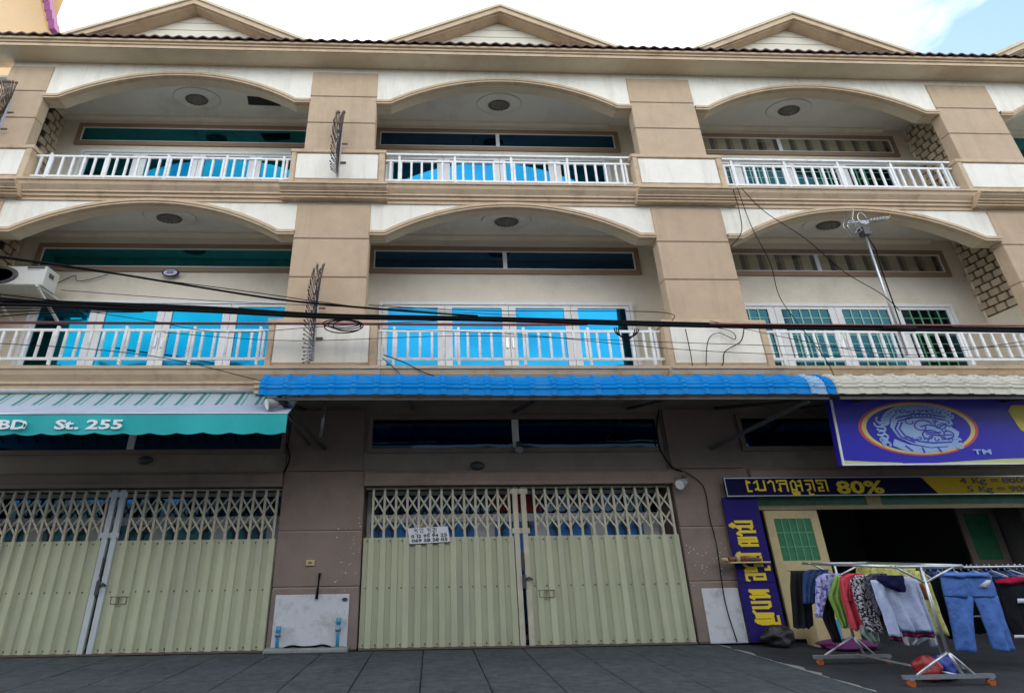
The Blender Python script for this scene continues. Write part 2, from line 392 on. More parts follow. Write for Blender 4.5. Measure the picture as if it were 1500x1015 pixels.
# ------------------------------------------------------------------ the row of shophouses
def ring(b, x0, x1, z0, z1, w, y0, y1):
    b.box(x0, x1, y0, y1, z1-w, z1); b.box(x0, x1, y0, y1, z0, z0+w)
    b.box(x0, x0+w, y0, y1, z0+w, z1-w); b.box(x1-w, x1, y0, y1, z0+w, z1-w); return b
def arch_poly(x0, zs, za, top):
    """arch wall: opening from x0+CW to x0+W, springing line zs, crown za, wall top at top"""
    a, c = x0+1.98, x0+7.63; h = (c-a)/2; r = za-zs; R = (h*h+r*r)/(2*r); xc = (a+c)/2; zc = za-R
    pts = [(x0+CW-.02, zs), (a, zs)]
    th = math.asin(h/R)
    for i in range(1, 28): t = -th+2*th*i/28; pts.append((xc+R*math.sin(t), zc+R*math.cos(t)))
    pts += [(c, zs), (x0+W+.02, zs)]
    return pts
PANES = ((1.97, 3.14), (3.48, 4.66), (4.99, 6.15), (6.48, 7.65))

def baluster_mesh(h):
    return MB().box(-.024, .024, -.016, .016, 0, h).mesh('baluster', M['rail'])
def railing(root, x0, x1, zb, zt, top=None):
    r = add('railing', MB().box(x0, x1, .08, .12, zt-.05, zt).mesh('railing', M['rail']), root)
    MB().box(x0, x1, .08, .12, zb, zb+.05).build('bottom_rail', M['rail'], r)
    if top: MB().box(x0, x1, .06, .14, top-.045, top).build('handrail', M['rail'], r)
    n = round((x1-x0)/.245); h = zt-zb-.1
    for i in range(n):
        x = x0+(x1-x0)*(i+.5)/n
        add('baluster', shared(('bal', round(h, 3)), lambda: baluster_mesh(h)), r, (x, .1, zb+.05))
    for k in (.045, .27, .5, .73, .955):
        x = x0+(x1-x0)*k+.06
        MB().box(x-.026, x+.026, .079, .121, zb-.1, (top or zt)+(.0 if top else .06)).build('post', M['rail'], r)

def doors(root, x0, z0, z1, glass, grille=None, open_last=False):
    fr = ring(MB(), x0+1.76, x0+7.82, z0, z1, .075, 1.40, 1.499).build('door_frame', M['upvc'], root)
    edges = [1.84, 3.31, 4.825, 6.315, 7.74]
    for k, (a, c) in enumerate(PANES):
        l, r = edges[k]+.006, edges[k+1]-.006
        b = MB(); zz0, zz1 = z0+.08, z1-.08
        b.box(x0+l, x0+a, 1.425, 1.49, zz0, zz1); b.box(x0+c, x0+r, 1.425, 1.49, zz0, zz1)
        b.box(x0+a, x0+c, 1.427, 1.49, zz1-.07, zz1); b.box(x0+a, x0+c, 1.427, 1.49, zz0, zz0+.10)
        leaf = b.build('door_leaf', M['upvc'], root)
        g = M[glass] if not (open_last and k == 3) else M['navyglass']
        pane = MB().box(x0+a, x0+c, 1.452, 1.462, zz0+.10, zz1-.07).build('pane', g, leaf)
        ang = random.uniform(-.004, .004)
        if grille:
            b = MB(); n = 5; gm = M['green_bar'] if (open_last and k == 3) else M['mint_bar']
            for i in range(1, n): x = x0+a+(c-a)*i/n; b.box(x-.016, x+.016, 1.438, 1.450, zz0+.10, zz1-.07)
            for i in range(1, 8): z = zz0+.10+(zz1-zz0-.17)*i/8; b.box(x0+a, x0+c, 1.440, 1.4495, z-.008, z+.008)
            b.build('grille', gm, leaf)
        if k in (1, 2):
            xh = x0+(c+.09 if k == 1 else a-.09)
            MB().box(xh-.03, xh+.03, 1.40, 1.424, z0+.95, z0+1.2).build('handle', M['galv'], leaf)

def transom(root, x0, z0, z1, glass, mull=True, curtain=False):
    win = add('transom_window', ring(MB(), x0+1.45, x0+8.22, z0, z1, .12, 1.455, 1.499).mesh('transom_window', M['wframe']), root)
    ring(MB(), x0+1.572, x0+8.098, z0+.122, z1-.122, .03, 1.468, 1.498).build('sash', M['upvc'], win)
    if mull: MB().box(x0+4.77, x0+4.87, 1.470, 1.497, z0+.153, z1-.153).build('mullion', M['upvc'], win)
    for a, c in ((1.60, 4.77), (4.87, 8.07)):
        if not mull: a, c = (1.60, 4.818) if a < 2 else (4.822, 8.07)
        if curtain:
            MB().box(x0+a, x0+c, 1.476, 1.478, z0+.152, z1-.152).build('pane', M['clear'], win)
            rows = []; n = 60
            for zz in (z0+.13, z1-.13):
                rows.append([(x0+a+(c-a)*i/n, 1.489+.0085*math.sin(i*.78+.5*math.sin(i*.3)), zz) for i in range(n+1)])
            MB().grid(rows).build('curtain', M['curtain'], win)
        else:
            MB().box(x0+a, x0+c, 1.483, 1.490, z0+.152, z1-.152).build('pane', M[glass], win)

def ledge_prof(out, zt, zb, wall=.25):
    h = zt-zb
    return [(wall, zt), (-out, zt), (-out, zt-.10*h), (-out+.03, zt-.13*h), (-out+.05, zt-.30*h), (-out+.12, zt-.52*h), (-out+.12, zt-.62*h),
            (-out+.16, zt-.64*h), (-out+.16, zt-.80*h), (-out+.20, zt-.83*h), (-out+.20, zb), (wall, zb)]

def column_blocks(root, x0, x1, zs, yf, yb, m='tan'):
    MB().box(x0+.012, x1-.012, yf+.02, yb-.002, zs[0], zs[-1]).build('column_core', M['groove'], root)
    for a, c in zip(zs, zs[1:]):
        MB().cbox(x0, x1, yf, yb, a+.012, c-.012, .012).build('column_block', M[m], root)

def rose(root, x, y, z):
    c = MB().lathe((x, y, z), [(.36, -.004), (.35, -.022), (.31, -.018), (.29, -.03), (.25, -.02), (.18, -.035), (.05, -.035)], 28, 'Z', 1.7).build('ceiling_rose', M['ceil'], root)
    b = MB(); b.lathe((x, y, z-.03), [(.165, 0), (.175, -.02), (.165, -.04), (.14, -.02), (.12, -.06), (.10, -.04), (.08, -.07), (.055, -.05), (.03, -.09), (.006, -.10)], 24, 'Z', 1.7)
    for k in range(16):
        a = 2*math.pi*k/16; b.box(x+.255*math.cos(a)-.02, x+.255*math.cos(a)+.02, y+.15*math.sin(a)-.012, y+.15*math.sin(a)+.012, z-.085, z-.05)
    b.build('ceiling_lamp', M['lampdark'], c)

def eave_tile_mesh():
    b = MB(); p = W/28; rows = []
    for y, dz in ((0, 0), (1.2, .5)):
        rows.append([(p*i/8, y, dz+.030*math.cos(2*math.pi*i/8)) for i in range(9)])
    for y, dz in ((1.2, .5), (0, 0)):
        rows.append([(p*i/8, y, dz-.035+.030*math.cos(2*math.pi*i/8)) for i in range(9)])
    rows.append(rows[0])
    return b.grid(rows, smooth=False).mesh('eave_tile', M['rooftile'])

def gable(root, xc):
    Z, s, hw, t = 15.17, .5, 3.55, .23
    b = MB()
    for sg in (-1, 1):
        poly = [(xc, Z), (xc, Z-t), (xc+sg*hw, Z-t-s*hw), (xc+sg*hw, Z-s*hw)]
        if sg > 0: poly = poly[::-1]
        b.prism(poly, -.22, 3.5)
    g = b.build('gable', M['trim'], root)
    for sg in (-1, 1):
        for (dz0, dz1, y0, y1, nm) in ((.004, -.20, -.285, -.222, 'rake_board'), (.05, -.05, -.325, -.18, 'rake_cap')):
            poly = [(xc, Z+dz0), (xc, Z+dz1), (xc+sg*hw, Z+dz1-s*hw), (xc+sg*hw, Z+dz0-s*hw)]
            if sg > 0: poly = poly[::-1]
            MB().prism(poly, y0, y1).build(nm, M['trim'] if nm == 'rake_board' else M['soffit'], g)
    zz = [Z-t-.02, 14.66, 14.39, 14.13, 13.87, 13.61]
    for a, c in zip(zz, zz[1:]):
        wa, wc = (Z-t-a)/s, (Z-t-c)/s
        MB().prism([(xc-wc, c+.022), (xc+wc, c+.022), (xc+wa, a), (xc-wa, a)], .05, .10).build('siding_board', M['siding'], g)
    MB().prism([(xc-hw, Z-t-s*hw), (xc+hw, Z-t-s*hw), (xc, Z-t)], .075, .20).build('siding_backing', M['groove'], g)

def slat_mesh(p, h):
    prof = [(0, 0), (.40*p, 0), (.47*p, -.045), (.93*p, -.045), (p, -.002), (p, .006), (.95*p, -.037), (.45*p, -.037), (.38*p, .008), (0, .008)]
    n = len(prof); b = MB(); b.v = [(x, y, 0) for x, y in prof]+[(x, y, h) for x, y in prof]
    b.f = [tuple(range(n)), tuple(range(2*n-1, n-1, -1))]+[(i, (i+1) % n, n+(i+1) % n, n+i) for i in range(n)]
    b.mi = [0]*len(b.f); b.sm = [False]*len(b.f); return b.mesh('slat', M['gate'])
def gate(root, x0, grey):
    xa, xb, xm = x0+CW+.03, x0+W-.03, x0+4.78
    y = YG+.07
    g = add('folding_gate', MB().box(xa, xb, y+.03, y+.06, 2.84, 2.88).mesh('folding_gate', M['gatebar']), root)
    MB().box(xa, xb, y-.05, y+.05, -.006, .022).build('floor_track', M['rusty'], g)
    pm = M['gategrey'] if grey else M['gatebar']
    for s in (-1, 1):
        MB().box(xm+s*.085-.05, xm+s*.085+.05, y-.05, y+.02, .02, 2.87).build('meeting_post', pm, g)
        for z in (2.02, 2.78): MB().box(xm+s*.085-.09, xm+s*.085+.09, y-.058, y-.052, z-.05, z+.05).build('bracket', pm, g)
    sc = MB(); n = 13
    for s in (0, 1):
        a, c = (xa, xm-.14) if s == 0 else (xm+.14, xb)
        p = (c-a)/n
        for k in range(n):
            x = a+p*k
            o = add('slat', shared(('slat', round(p, 3)), lambda: slat_mesh(p, 1.895)), g, (x, y, .025))
            o.rotation_euler.z = random.uniform(-.05, .05)
            for z in (.07, 1.02, 1.86): sc.lathe((x+.3*p, y-.002, z), [(.016, 0), (.012, -.012)], 6, 'Y')
            MB().box(x+.62*p, x+.62*p+.045, y-.03, y+.012, 1.90, 2.86).build('picket', M['gatebar'], g)
            for z0, z1 in ((2.40, 2.74), (2.06, 2.38)):
                for d in (0, 1):
                    xx0, xx1 = x+.66*p-p, x+.66*p
                    if k == 0: continue
                    def mk(p=p, h=z1-z0, d=d):
                        return MB().bar((0, 0, 0 if d else h), (p, 0, h if d else 0), .034, .008).mesh('lattice_bar', M['gatebar'])
                    add('lattice_bar', shared(('lat', round(p, 3), round(z1-z0, 2), d), mk), g, (xx0, y-.036+.052*d, z0))
    o = sc.build('screws', M['rusty'], g); o['kind'] = 'stuff'
    lk = MB().box(xm-.03, xm+.035, y-.09, y-.05, .98, 1.22).build('lock', M['steel'], g)
    MB().tube([(xm+.03, y-.08, 1.14), (xm+.10, y-.10, 1.17), (xm+.16, y-.09, 1.13)], .018, 6).build('lock_handle', M['steel'], lk)
    b = MB(); X = xm+.42
    for dx in (-.14, 0, .14): b.bar((X+dx, y-.045, .82), (X+dx, y-.045, .94), .012)
    b.bar((X-.14, y-.045, .82), (X+.14, y-.045, .82), .012); b.bar((X-.17, y-.045, .94), (X+.17, y-.045, .94), .012)
    b.build('pull_handle', M['rusty'], g)
    MB().box(xm-.02, xm+.012, y-.075, y-.05, 1.3, 1.62).build('bolt', M['steel'], g)

def shopfront(root, x0, glass):
    y = 2.0
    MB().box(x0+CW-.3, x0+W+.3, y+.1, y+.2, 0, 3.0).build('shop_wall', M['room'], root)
    s = add('shopfront', ring(MB(), x0+CW, x0+W, .02, 2.88, .08, y, y+.09).mesh('shopfront', M['upvc']), root)
    MB().box(x0+CW+.08, x0+W-.08, y, y+.09, 2.24, 2.40).build('transom_bar', M['upvc'], s)
    xs = [1.75, 2.62, 3.0, 3.9, 4.35, 5.2, 5.5, 6.4, 6.75, 7.55, 7.9]
    for k in range(0, 10, 2):
        MB().box(x0+xs[k], x0+xs[k+1], y+.03, y+.05, .3, 2.23).build('pane', M[glass], s)
        b = MB()
        for i in range(3):
            x = x0+xs[k]+(xs[k+1]-xs[k])*(i+.5)/3
            b.bar((x, y-.03, .3), (x, y-.03, 2.12), .03); b.prism([(x-.09, 2.12), (x, 2.05), (x+.09, 2.12), (x, 2.26)], y-.04, y-.02)
        b.build('spear_grille', M['steel'], s)
    for k in range(1, 10, 2):
        MB().box(x0+xs[k]+.004, x0+xs[k+1]-.004, y+.01, y+.08, .1, 2.235).build('stile', M['upvc'], s)
    for a, c in ((1.72, 4.75), (4.85, 7.9)):
        MB().box(x0+a, x0+c, y+.03, y+.05, 2.405, 2.795).build('transom_pane', M['navyglass'], s)

def vent_bricks(root, X, side, z0, z1):
    """openwork block panel in the party wall; side = +1: the wall faces -X"""
    x0, x1 = (X-.055, X+.0) if side > 0 else (X, X+.055)
    p = MB().box(X-.004 if side > 0 else X+.001, X-.001 if side > 0 else X+.004, .42 if side > 0 else .95, 1.44, z0, z1).build('vent_panel', M['dark'], root)
    me = shared('vb', lambda: MB().box(0, .05, 0, .205, 0, .16).mesh('vent_block', M['brick']))
    r = 0; z = z0+.02
    while z+.15 < z1:
        y = .43-(.13 if r % 2 else 0)
        while y < 1.40:
            if y > (.40 if side > 0 else .93): add('vent_block', me, p, (x0-.002 if side > 0 else x0+.003, y, z))
            y += .255
        z += .20; r += 1

def shophouse(i, label, o):
    X = W*i
    root = thing('shophouse', (X+4.8, 1.0, 0), label, 'building', 'row of three storey shophouses')
    xr = X+W if not o.get('cut') else X+5.0
    xl = X if i > -1 else -7.4
    # --- ground floor
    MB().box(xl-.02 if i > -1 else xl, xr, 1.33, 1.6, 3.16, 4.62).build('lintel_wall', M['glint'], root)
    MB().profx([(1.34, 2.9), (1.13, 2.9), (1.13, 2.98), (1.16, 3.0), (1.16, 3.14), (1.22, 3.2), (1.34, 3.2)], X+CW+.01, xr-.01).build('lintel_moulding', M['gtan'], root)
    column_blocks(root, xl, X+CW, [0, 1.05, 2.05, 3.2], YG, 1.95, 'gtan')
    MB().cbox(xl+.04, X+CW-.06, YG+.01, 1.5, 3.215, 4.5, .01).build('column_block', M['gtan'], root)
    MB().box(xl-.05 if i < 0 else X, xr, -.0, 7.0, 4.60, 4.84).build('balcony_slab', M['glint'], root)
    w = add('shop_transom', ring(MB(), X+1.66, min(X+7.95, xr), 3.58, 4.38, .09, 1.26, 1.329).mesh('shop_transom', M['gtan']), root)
    MB().box(X+1.76, min(X+7.85, xr-.1), 1.30, 1.312, 3.68, 4.28).build('pane', M['navyglass'], w)
    MB().box(X+4.72, X+4.86, 1.27, 1.299, 3.68, 4.28).build('mullion', M['upvc'], w)
    # --- two balcony floors
    for fl, (zf, zc, zs, za, zt, zled, blocks, tz) in enumerate((
            (5.05, 9.08, 8.09, 8.875, 9.06, (5.05, 4.52), [6.03, 7.02, 7.98, 8.90], (7.99, 8.76)),
            (9.50, 12.84, 11.915, 12.73, 13.10, (9.52, 8.96), [10.39, 11.27, 12.12, 12.95], (11.86, 12.59)))):
        hi = fl == 1
        MB().box(X+.0, xr, YB, YB+.2, zf-.3, zc+.2).build('back_wall', M['cream'], root)
        MB().box(X+.0, xr, .26, YB, zc, zc+.06).build('balcony_ceiling', M['ceil'], root)
        MB().profx([(YB, zc), (YB-.10, zc), (YB-.10, zc-.05), (YB-.05, zc-.10), (YB, zc-.12)], X+.99, min(X+8.64, xr)).build('cornice', M['cream'], root)
        if hi: MB().box(xl if i < 0 else X, xr, -.0, YB, 9.16, 9.499).build('balcony_floor', M['ceil'], root)
        else: MB().box(xl if i < 0 else X, xr, .0, YB, 4.845, 5.049).build('balcony_floor', M['ceil'], root)
        # party wall behind the column
        MB().box(max(X+.65, xl), X+.98, .24, YB, zf, zc).build('party_wall', M['cream'], root)
        # arch wall with its trim band
        arc = arch_poly(X, zs, za, zt)
        if o.get('cut'): arc = [p for p in arc if p[0] < X+4.9]+[(X+4.95, za)]
        xe = arc[-1][0]
        poly = [(xl+.005, zt), (xl+.005, zs)] + [(X+CW-.02, zs)] + arc[1:] + ([(X+W, zs), (X+W, zt)] if not o.get('cut') else [(xe, zt)])
        poly = [(xl+.005, zt), (xl+.005, blocks[0])] if False else poly
        b = MB(); k = 0
        # wall as vertical strips so every face stays planar
        pts = [(xl+.005, zs)] + [(X+CW-.02, zs)] + arc[1:-1] + [(min(X+W, xe) if o.get('cut') else X+W, arc[-1][1])]
        for (xa, z_a), (xb, z_b) in zip(pts, pts[1:]): b.prism([(xa, z_a), (xb, z_b), (xb, zt), (xa, zt)], .03, .33)
        bm = bmesh.new(); me = b.mesh('arch_wall', M['white'], fix=False); bm.from_mesh(me); bmesh.ops.remove_doubles(bm, verts=bm.verts, dist=.0005)
        seen = {}
        for f in bm.faces:
            c = f.calc_center_median(); seen.setdefault((round(c.x, 4), round(c.y, 4), round(c.z, 4)), []).append(f)
        bmesh.ops.delete(bm, geom=[f for v in seen.values() if len(v) > 1 for f in v], context='FACES_ONLY')
        bmesh.ops.recalc_face_normals(bm, faces=bm.faces); bm.to_mesh(me); bm.free()
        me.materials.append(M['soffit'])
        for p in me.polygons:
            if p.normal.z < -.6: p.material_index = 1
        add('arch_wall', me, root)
        b = MB(); rows = []
        tr = [(X+CW+.002, zs)] + arc[1:-1] + [(X+W-.002 if not o.get('cut') else xe, arc[-1][1])]
        for j, (x, z) in enumerate(tr):
            x1, z1 = tr[max(j-1, 0)]; x2, z2 = tr[min(j+1, len(tr)-1)]
            t = Vector((x2-x1, 0, z2-z1)).normalized(); nn = Vector((-t.z, 0, t.x))
            q = Vector((x, 0, z)); lo = q-nn*.012; up = q+nn*.10; mid = q+nn*.035
            rows.append([(up.x, .029, up.z), (up.x, -.035, up.z), (mid.x, -.035, mid.z), (mid.x, -.015, mid.z), (lo.x, -.015, lo.z), (lo.x, .10, lo.z)])
        b.grid(rows, smooth=False).build('arch_trim', M['trim'], root)
        # column
        column_blocks(root, xl, X+CW, blocks, 0 if xl == X else 0, .25, 'tan')
        # ledge: along the bay and, further out, round the pedestal
        zt_, zb_ = zled
        pa, pb = (X-.25, X+1.90) if i > -1 else (-7.65, X+1.90)
        db, dc = (.15, .30) if hi else (.08, .13)
        MB().profx(ledge_prof(.20, zt_-db, zb_-(.04 if hi else .06)), pb-.02, min(X+W-.23, xr)).build('ledge', M['trim'], root)
        MB().profx(ledge_prof(.34, zt_-dc, zb_-(.0 if hi else .08)), pa-.10, pb+.10).build('ledge', M['trim'], root)
        MB().box(pb+.001, min(X+W-.26, xr), -.012, .03, zt_-.3, zt_-.003).build('balcony_kerb', M['trim'], root)
        # pedestal with its white inset panel
        zp = blocks[0]
        ped = add('pedestal', MB().box(pa, pb, -.04, .26, zt_-.32, zp-.03).mesh('pedestal', M['trim']), root)
        MB().cbox(pa-.03, pb+.03, -.085, .28, zp-.105, zp, .015).build('pedestal_cap', M['trim'], ped)
        MB().cbox(pa, pa+.11, -.075, -.039, zt_-.29, zp-.106, .01).build('pedestal_frame', M['trim'], ped)
        MB().cbox(pb-.13, pb, -.075, -.039, zt_-.29, zp-.106, .01).build('pedestal_frame', M['trim'], ped)
        MB().cbox(pa+.13, pb-.15, -.062, -.039, zt_+.03, zp-.13, .01).build('pedestal_panel', M['white'], ped)
        # openings
        if not o.get('cut'):
            doors(root, X, zf, zf+2.13, o['glass'], o.get('grille'), o.get('open_last', False))
            transom(root, X, tz[0], tz[1], o['tglass'], o.get('mull', True), o.get('curtain', False))
            rose(root, X+4.80, .80, zc)
            if hi: railing(root, pb+.01, X+W-.26, 9.62, 10.24, 10.42 if i >= 0 else None)
            else: railing(root, pb+.01, X+W-.26, 5.20, 5.86)
        else:
            transom_x = MB().box(X+1.6, X+4.9, 1.45, 1.49, tz[0], tz[1]).build('transom_pane', M['tealglass'], root)
        if i == -1: vent_bricks(root, X+.981, -1, zc-2.2, zc-.12)
        if i == 2: vent_bricks(root, X+.648, 1, zc-2.25, zc-.08)
    # --- eaves and roof
    xa = -8.1 if i < 0 else X
    MB().profx([(.2, 13.10), (.03, 13.10), (-.47, 13.07), (-.47, 13.16), (-.50, 13.165), (-.50, 13.215), (-.545, 13.225), (-.545, 13.285), (.2, 13.285)], xa, xr).build('eave', M['trim'], root)
    MB().quad((xa, -.455, 13.066), (xr, -.455, 13.066), (xr, .0, 13.096), (xa, .0, 13.096)).build('eave_soffit', M['soffit'], root)
    r = add('roof', MB().quad((xa, .5, 13.75), (xr, .5, 13.75), (xr, 6, 16.1), (xa, 6, 16.1)).quad((xa, 6, 16.1), (xr, 6, 16.1), (xr, 11, 13.5), (xa, 11, 13.5)).mesh('roof', M['rooftile']), root)
    n0 = -29 if i < 0 else 0
    for k in range(0 if i > -1 else 0, 28):
        x = X+W/28*k
        if x > xr-.1: break
        add('eave_tile', shared('tile', eave_tile_mesh), r, (x, -.60, 13.335+random.uniform(-.006, .006)))
    if not o.get('cut') or True: gable(root, X+4.80)
    if o.get('rear', True):
        MB().box(xa+.1 if i > -1 else -7.4, xr, 10.0, 10.2, 0, 13.6).build('rear_wall', M['cream'], root)
    if i == -1: MB().box(-7.40, -7.2, 1.2, 10, 0, 13.2).build('end_wall', M['cream'], root)
    return root, X

U0, _ = shophouse(-1, 'end shophouse with cyan film balcony doors and a teal fabric awning', dict(glass='cyanglass', tglass='tealglass', mull=False))
U1, _ = shophouse(0, 'middle shophouse with blue film balcony doors and closed pale green folding gate', dict(glass='blueglass', tglass='navyglass'))
U2, _ = shophouse(1, 'shophouse with barred teal balcony doors, brown curtains and open laundry shop below', dict(glass='greyteal', tglass='navyglass', grille=True, open_last=True, curtain=True))
U3, _ = shophouse(2, 'shophouse beyond the openwork block wall, mostly out of view', dict(cut=True, glass='cyanglass', tglass='tealglass'))
gate(U0, -8.0, True); shopfront(U0, -8.0, 'shopgreen')
gate(U1, 0.0, False); shopfront(U1, 0.0, 'shopblue')
sfx = [o for o in U1.children if o.name.startswith('shopfront')][0]
MB().box(4.35, 5.35, 1.96, 1.975, 2.44, 2.78).build('red_reflection', mat('red_reflection_paint', (.28, .03, .02), .7), sfx)  # red shape painting a reflection in the transom glass
disc = mat('pale_blue_reflection', (.30, .50, .70), .4)
for x in (3.95, 4.18, 5.55, 5.8, 6.05, 6.3, 6.55, 6.8, 7.05, 7.3): MB().lathe((x, 1.97, 2.50), [(.07, 0), (.066, -.012)], 12, 'Y', 1.3).build('disc_reflection', disc, sfx)  # pale discs standing in for reflections in the transom glass
# torn ceiling of the end house: dark sheet paints the hole's shade
q = [PZ(u, v, 12.835) for u, v in ((362, 141), (404, 144), (412, 156), (364, 154))]
MB().quad(*q).build('ceiling_hole_shade', M['dark'], U0)

# ------------------------------------------------------------------ laundry shop under the third house
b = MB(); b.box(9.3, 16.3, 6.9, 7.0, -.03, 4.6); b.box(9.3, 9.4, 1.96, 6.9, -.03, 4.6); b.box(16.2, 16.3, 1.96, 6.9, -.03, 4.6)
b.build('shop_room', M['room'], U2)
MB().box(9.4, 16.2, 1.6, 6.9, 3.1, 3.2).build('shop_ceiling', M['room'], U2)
sf = add('shopfront', MB().box(9.70, 16.0, 1.42, 1.52, 2.38, 2.46).mesh('shopfront', M['yel']), U2)
for a, c in ((9.70, 12.18), (12.50, 16.0)): MB().box(a, c, 1.46, 1.475, 2.462, 2.9).build('transom_pane', M['greenpane'], sf)
MB().box(12.18, 12.50, 1.44, 1.5, 2.462, 2.9).build('transom_post', M['yel'], sf)
MB().box(9.70, 9.80, 1.42, 1.52, 0, 2.379).build('jamb', M['yel'], sf)
b = MB(); b.box(15.2, 15.34, 2.6, 2.65, 0, 2.5); b.box(15.95, 16.1, 2.6, 2.65, 0, 2.5); b.box(15.34, 15.95, 2.6, 2.65, 2.35, 2.5); b.box(15.34, 15.95, 2.6, 2.65, 1.2, 1.35)
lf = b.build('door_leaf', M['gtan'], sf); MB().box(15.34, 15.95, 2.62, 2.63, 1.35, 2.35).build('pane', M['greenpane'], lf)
# a door leaf standing open at the jamb: stiles, rails, barred green panes, panelled foot
lx0, lx1, ly = 9.86, 10.98, 1.36
b = MB(); b.box(lx0, lx0+.17, ly, ly+.05, .03, 2.36); b.box(lx1-.17, lx1, ly, ly+.05, .03, 2.36)
b.box(lx0+.17, lx1-.17, ly, ly+.05, 2.2, 2.36); b.box(lx0+.17, lx1-.17, ly, ly+.05, 1.22, 1.40); b.box(lx0+.17, lx1-.17, ly, ly+.05, .03, .2)
leaf = b.build('door_leaf', M['yel'], sf)
MB().box(lx0+.17, lx1-.17, ly+.02, ly+.035, 1.401, 2.199).build('pane', M['greenpane'], leaf)
MB().box(lx0+.17, lx1-.17, ly+.02, ly+.035, .201, 1.219).build('door_panel', M['yel'], leaf)
b = MB()
for k in range(1, 5): x = lx0+.17+.78*k/5; b.box(x-.012, x+.012, ly+.004, ly+.016, 1.401, 2.199)
for z in (1.66, 1.93): b.box(lx0+.17, lx1-.17, ly+.006, ly+.014, z-.01, z+.01)
b.build('grille', M['green_bar'], leaf)
# ------------------------------------------------------------------ awnings
def bull_prof(n=7, yb=.02, zb=4.63, yf=-.74, zf=4.22, r=.30):
    """outline of a sheet that leaves the wall, slopes out and rolls over at its front"""
    pts = [(yb, zb), (yb-.18, zb-.05)]
    yc, zc = yf+r, zb-.10-r*.62
    for k in range(n+1):
        a = rad(80)+rad(104)*k/n
        pts.append((yc+r*math.cos(a), zc+r*math.sin(a)))
    pts.append((yf-.004, zf)); return pts
def corrugated(x0, x1, pitch, jitter=0):
    base = bull_prof(14); rows = []
    n = max(1, round((x1-x0)/pitch)); xs = []
    for k in range(n):
        for t, h in ((0, .0), (.08, .034), (.24, .034), (.32, .0), (.7, .0)): xs.append((x0+(k+t)*(x1-x0)/n, h))
    xs.append((x1, 0))
    nrm = []
    for j, (y, z) in enumerate(base):
        y1, z1 = base[max(j-1, 0)]; y2, z2 = base[min(j+1, len(base)-1)]
        t = Vector((0, y2-y1, z2-z1)).normalized(); nrm.append(Vector((0, t.z, -t.y)))
    # nrm must point up / outwards
    fix = [v if (v.z > 0 or (abs(v.z) < .3 and v.y < 0)) else -v for v in nrm]
    for x, h in xs:
        row = []
        for j, (y, z) in enumerate(base):
            crimp = (.012 if j % 2 else -.006) if 2 <= j <= len(base)-2 else 0
            q = Vector((x, y, z))+fix[j]*(h+crimp); q.y += .010*math.sin(x*1.7+jitter); q.z += .012*math.sin(x*.9+jitter*2)
            row.append(q)
        row2 = [Vector(q)-fix[j]*.012 for j, q in enumerate(row)][::-1]
        rows.append(row+row2)
    return MB().grid(rows, smooth=False, closed=True)
aw = thing('corrugated_awning', (5.2, -.3, 4.2), 'bright blue ribbed metal awning with rolled front edge over the closed gate', 'awning')
corrugated(-.06, 9.94, .40).build('awning_sheet', M['awnblue'], aw)
corrugated(9.945, 10.24, .40).build('faded_sheet', M['awnfaded'], aw); corrugated(10.245, 10.42, .2).build('end_sheet', M['awnblue'], aw)
MB().bar((.05, -.66, 4.17), (10.3, -.66, 4.17), .05).build('front_beam', M['steel'], aw)
MB().bar((.05, .5, 4.52), (9.2, .5, 4.52), .05).build('purlin', M['steel'], aw)
for a, c in (((.30, -.62, 4.16), (.78, 1.23, 3.66)), ((9.95, -.62, 4.14), (8.94, 1.23, 3.62)), ((4.9, -.62, 4.16), (4.79, 1.26, 4.45))):
    MB().bar(a, c, .075).build('strut', M['steel'], aw)
for a, c in (((.30, -.62, 4.165), (.30, 1.23, 4.50)), ((9.95, -.62, 4.15), (9.2, 1.23, 4.5)), ((2.6, -.62, 4.17), (2.6, 1.30, 4.52)), ((7.3, -.62, 4.17), (7.3, 1.30, 4.52))):
    MB().bar(a, c, .05).build('rafter', M['steel'], aw)
MB().tube([P(477, 588, .9), P(470, 640, 1.0)], .035, 8).build('hanger_tube', M['galv'], aw)
MB().box(10.13, 10.34, -.762, -.752, 4.27, 4.56).build('faded_patch', M['pale'], aw) if False else None
aw2 = thing('corrugated_awning', (14, -.3, 4.2), 'beige ribbed metal awning with rolled front edge above the purple sign', 'awning')
corrugated(10.44, 18.6, .40, 2).build('awning_sheet', M['awnbeige'], aw2)
MB().bar((10.5, -.66, 4.17), (18.5, -.66, 4.17), .05).build('front_beam', M['steel'], aw2)
for x in (11.2, 14.2, 17.2): MB().bar((x, -.62, 4.17), (x, 1.30, 4.52), .05).build('rafter', M['steel'], aw2)

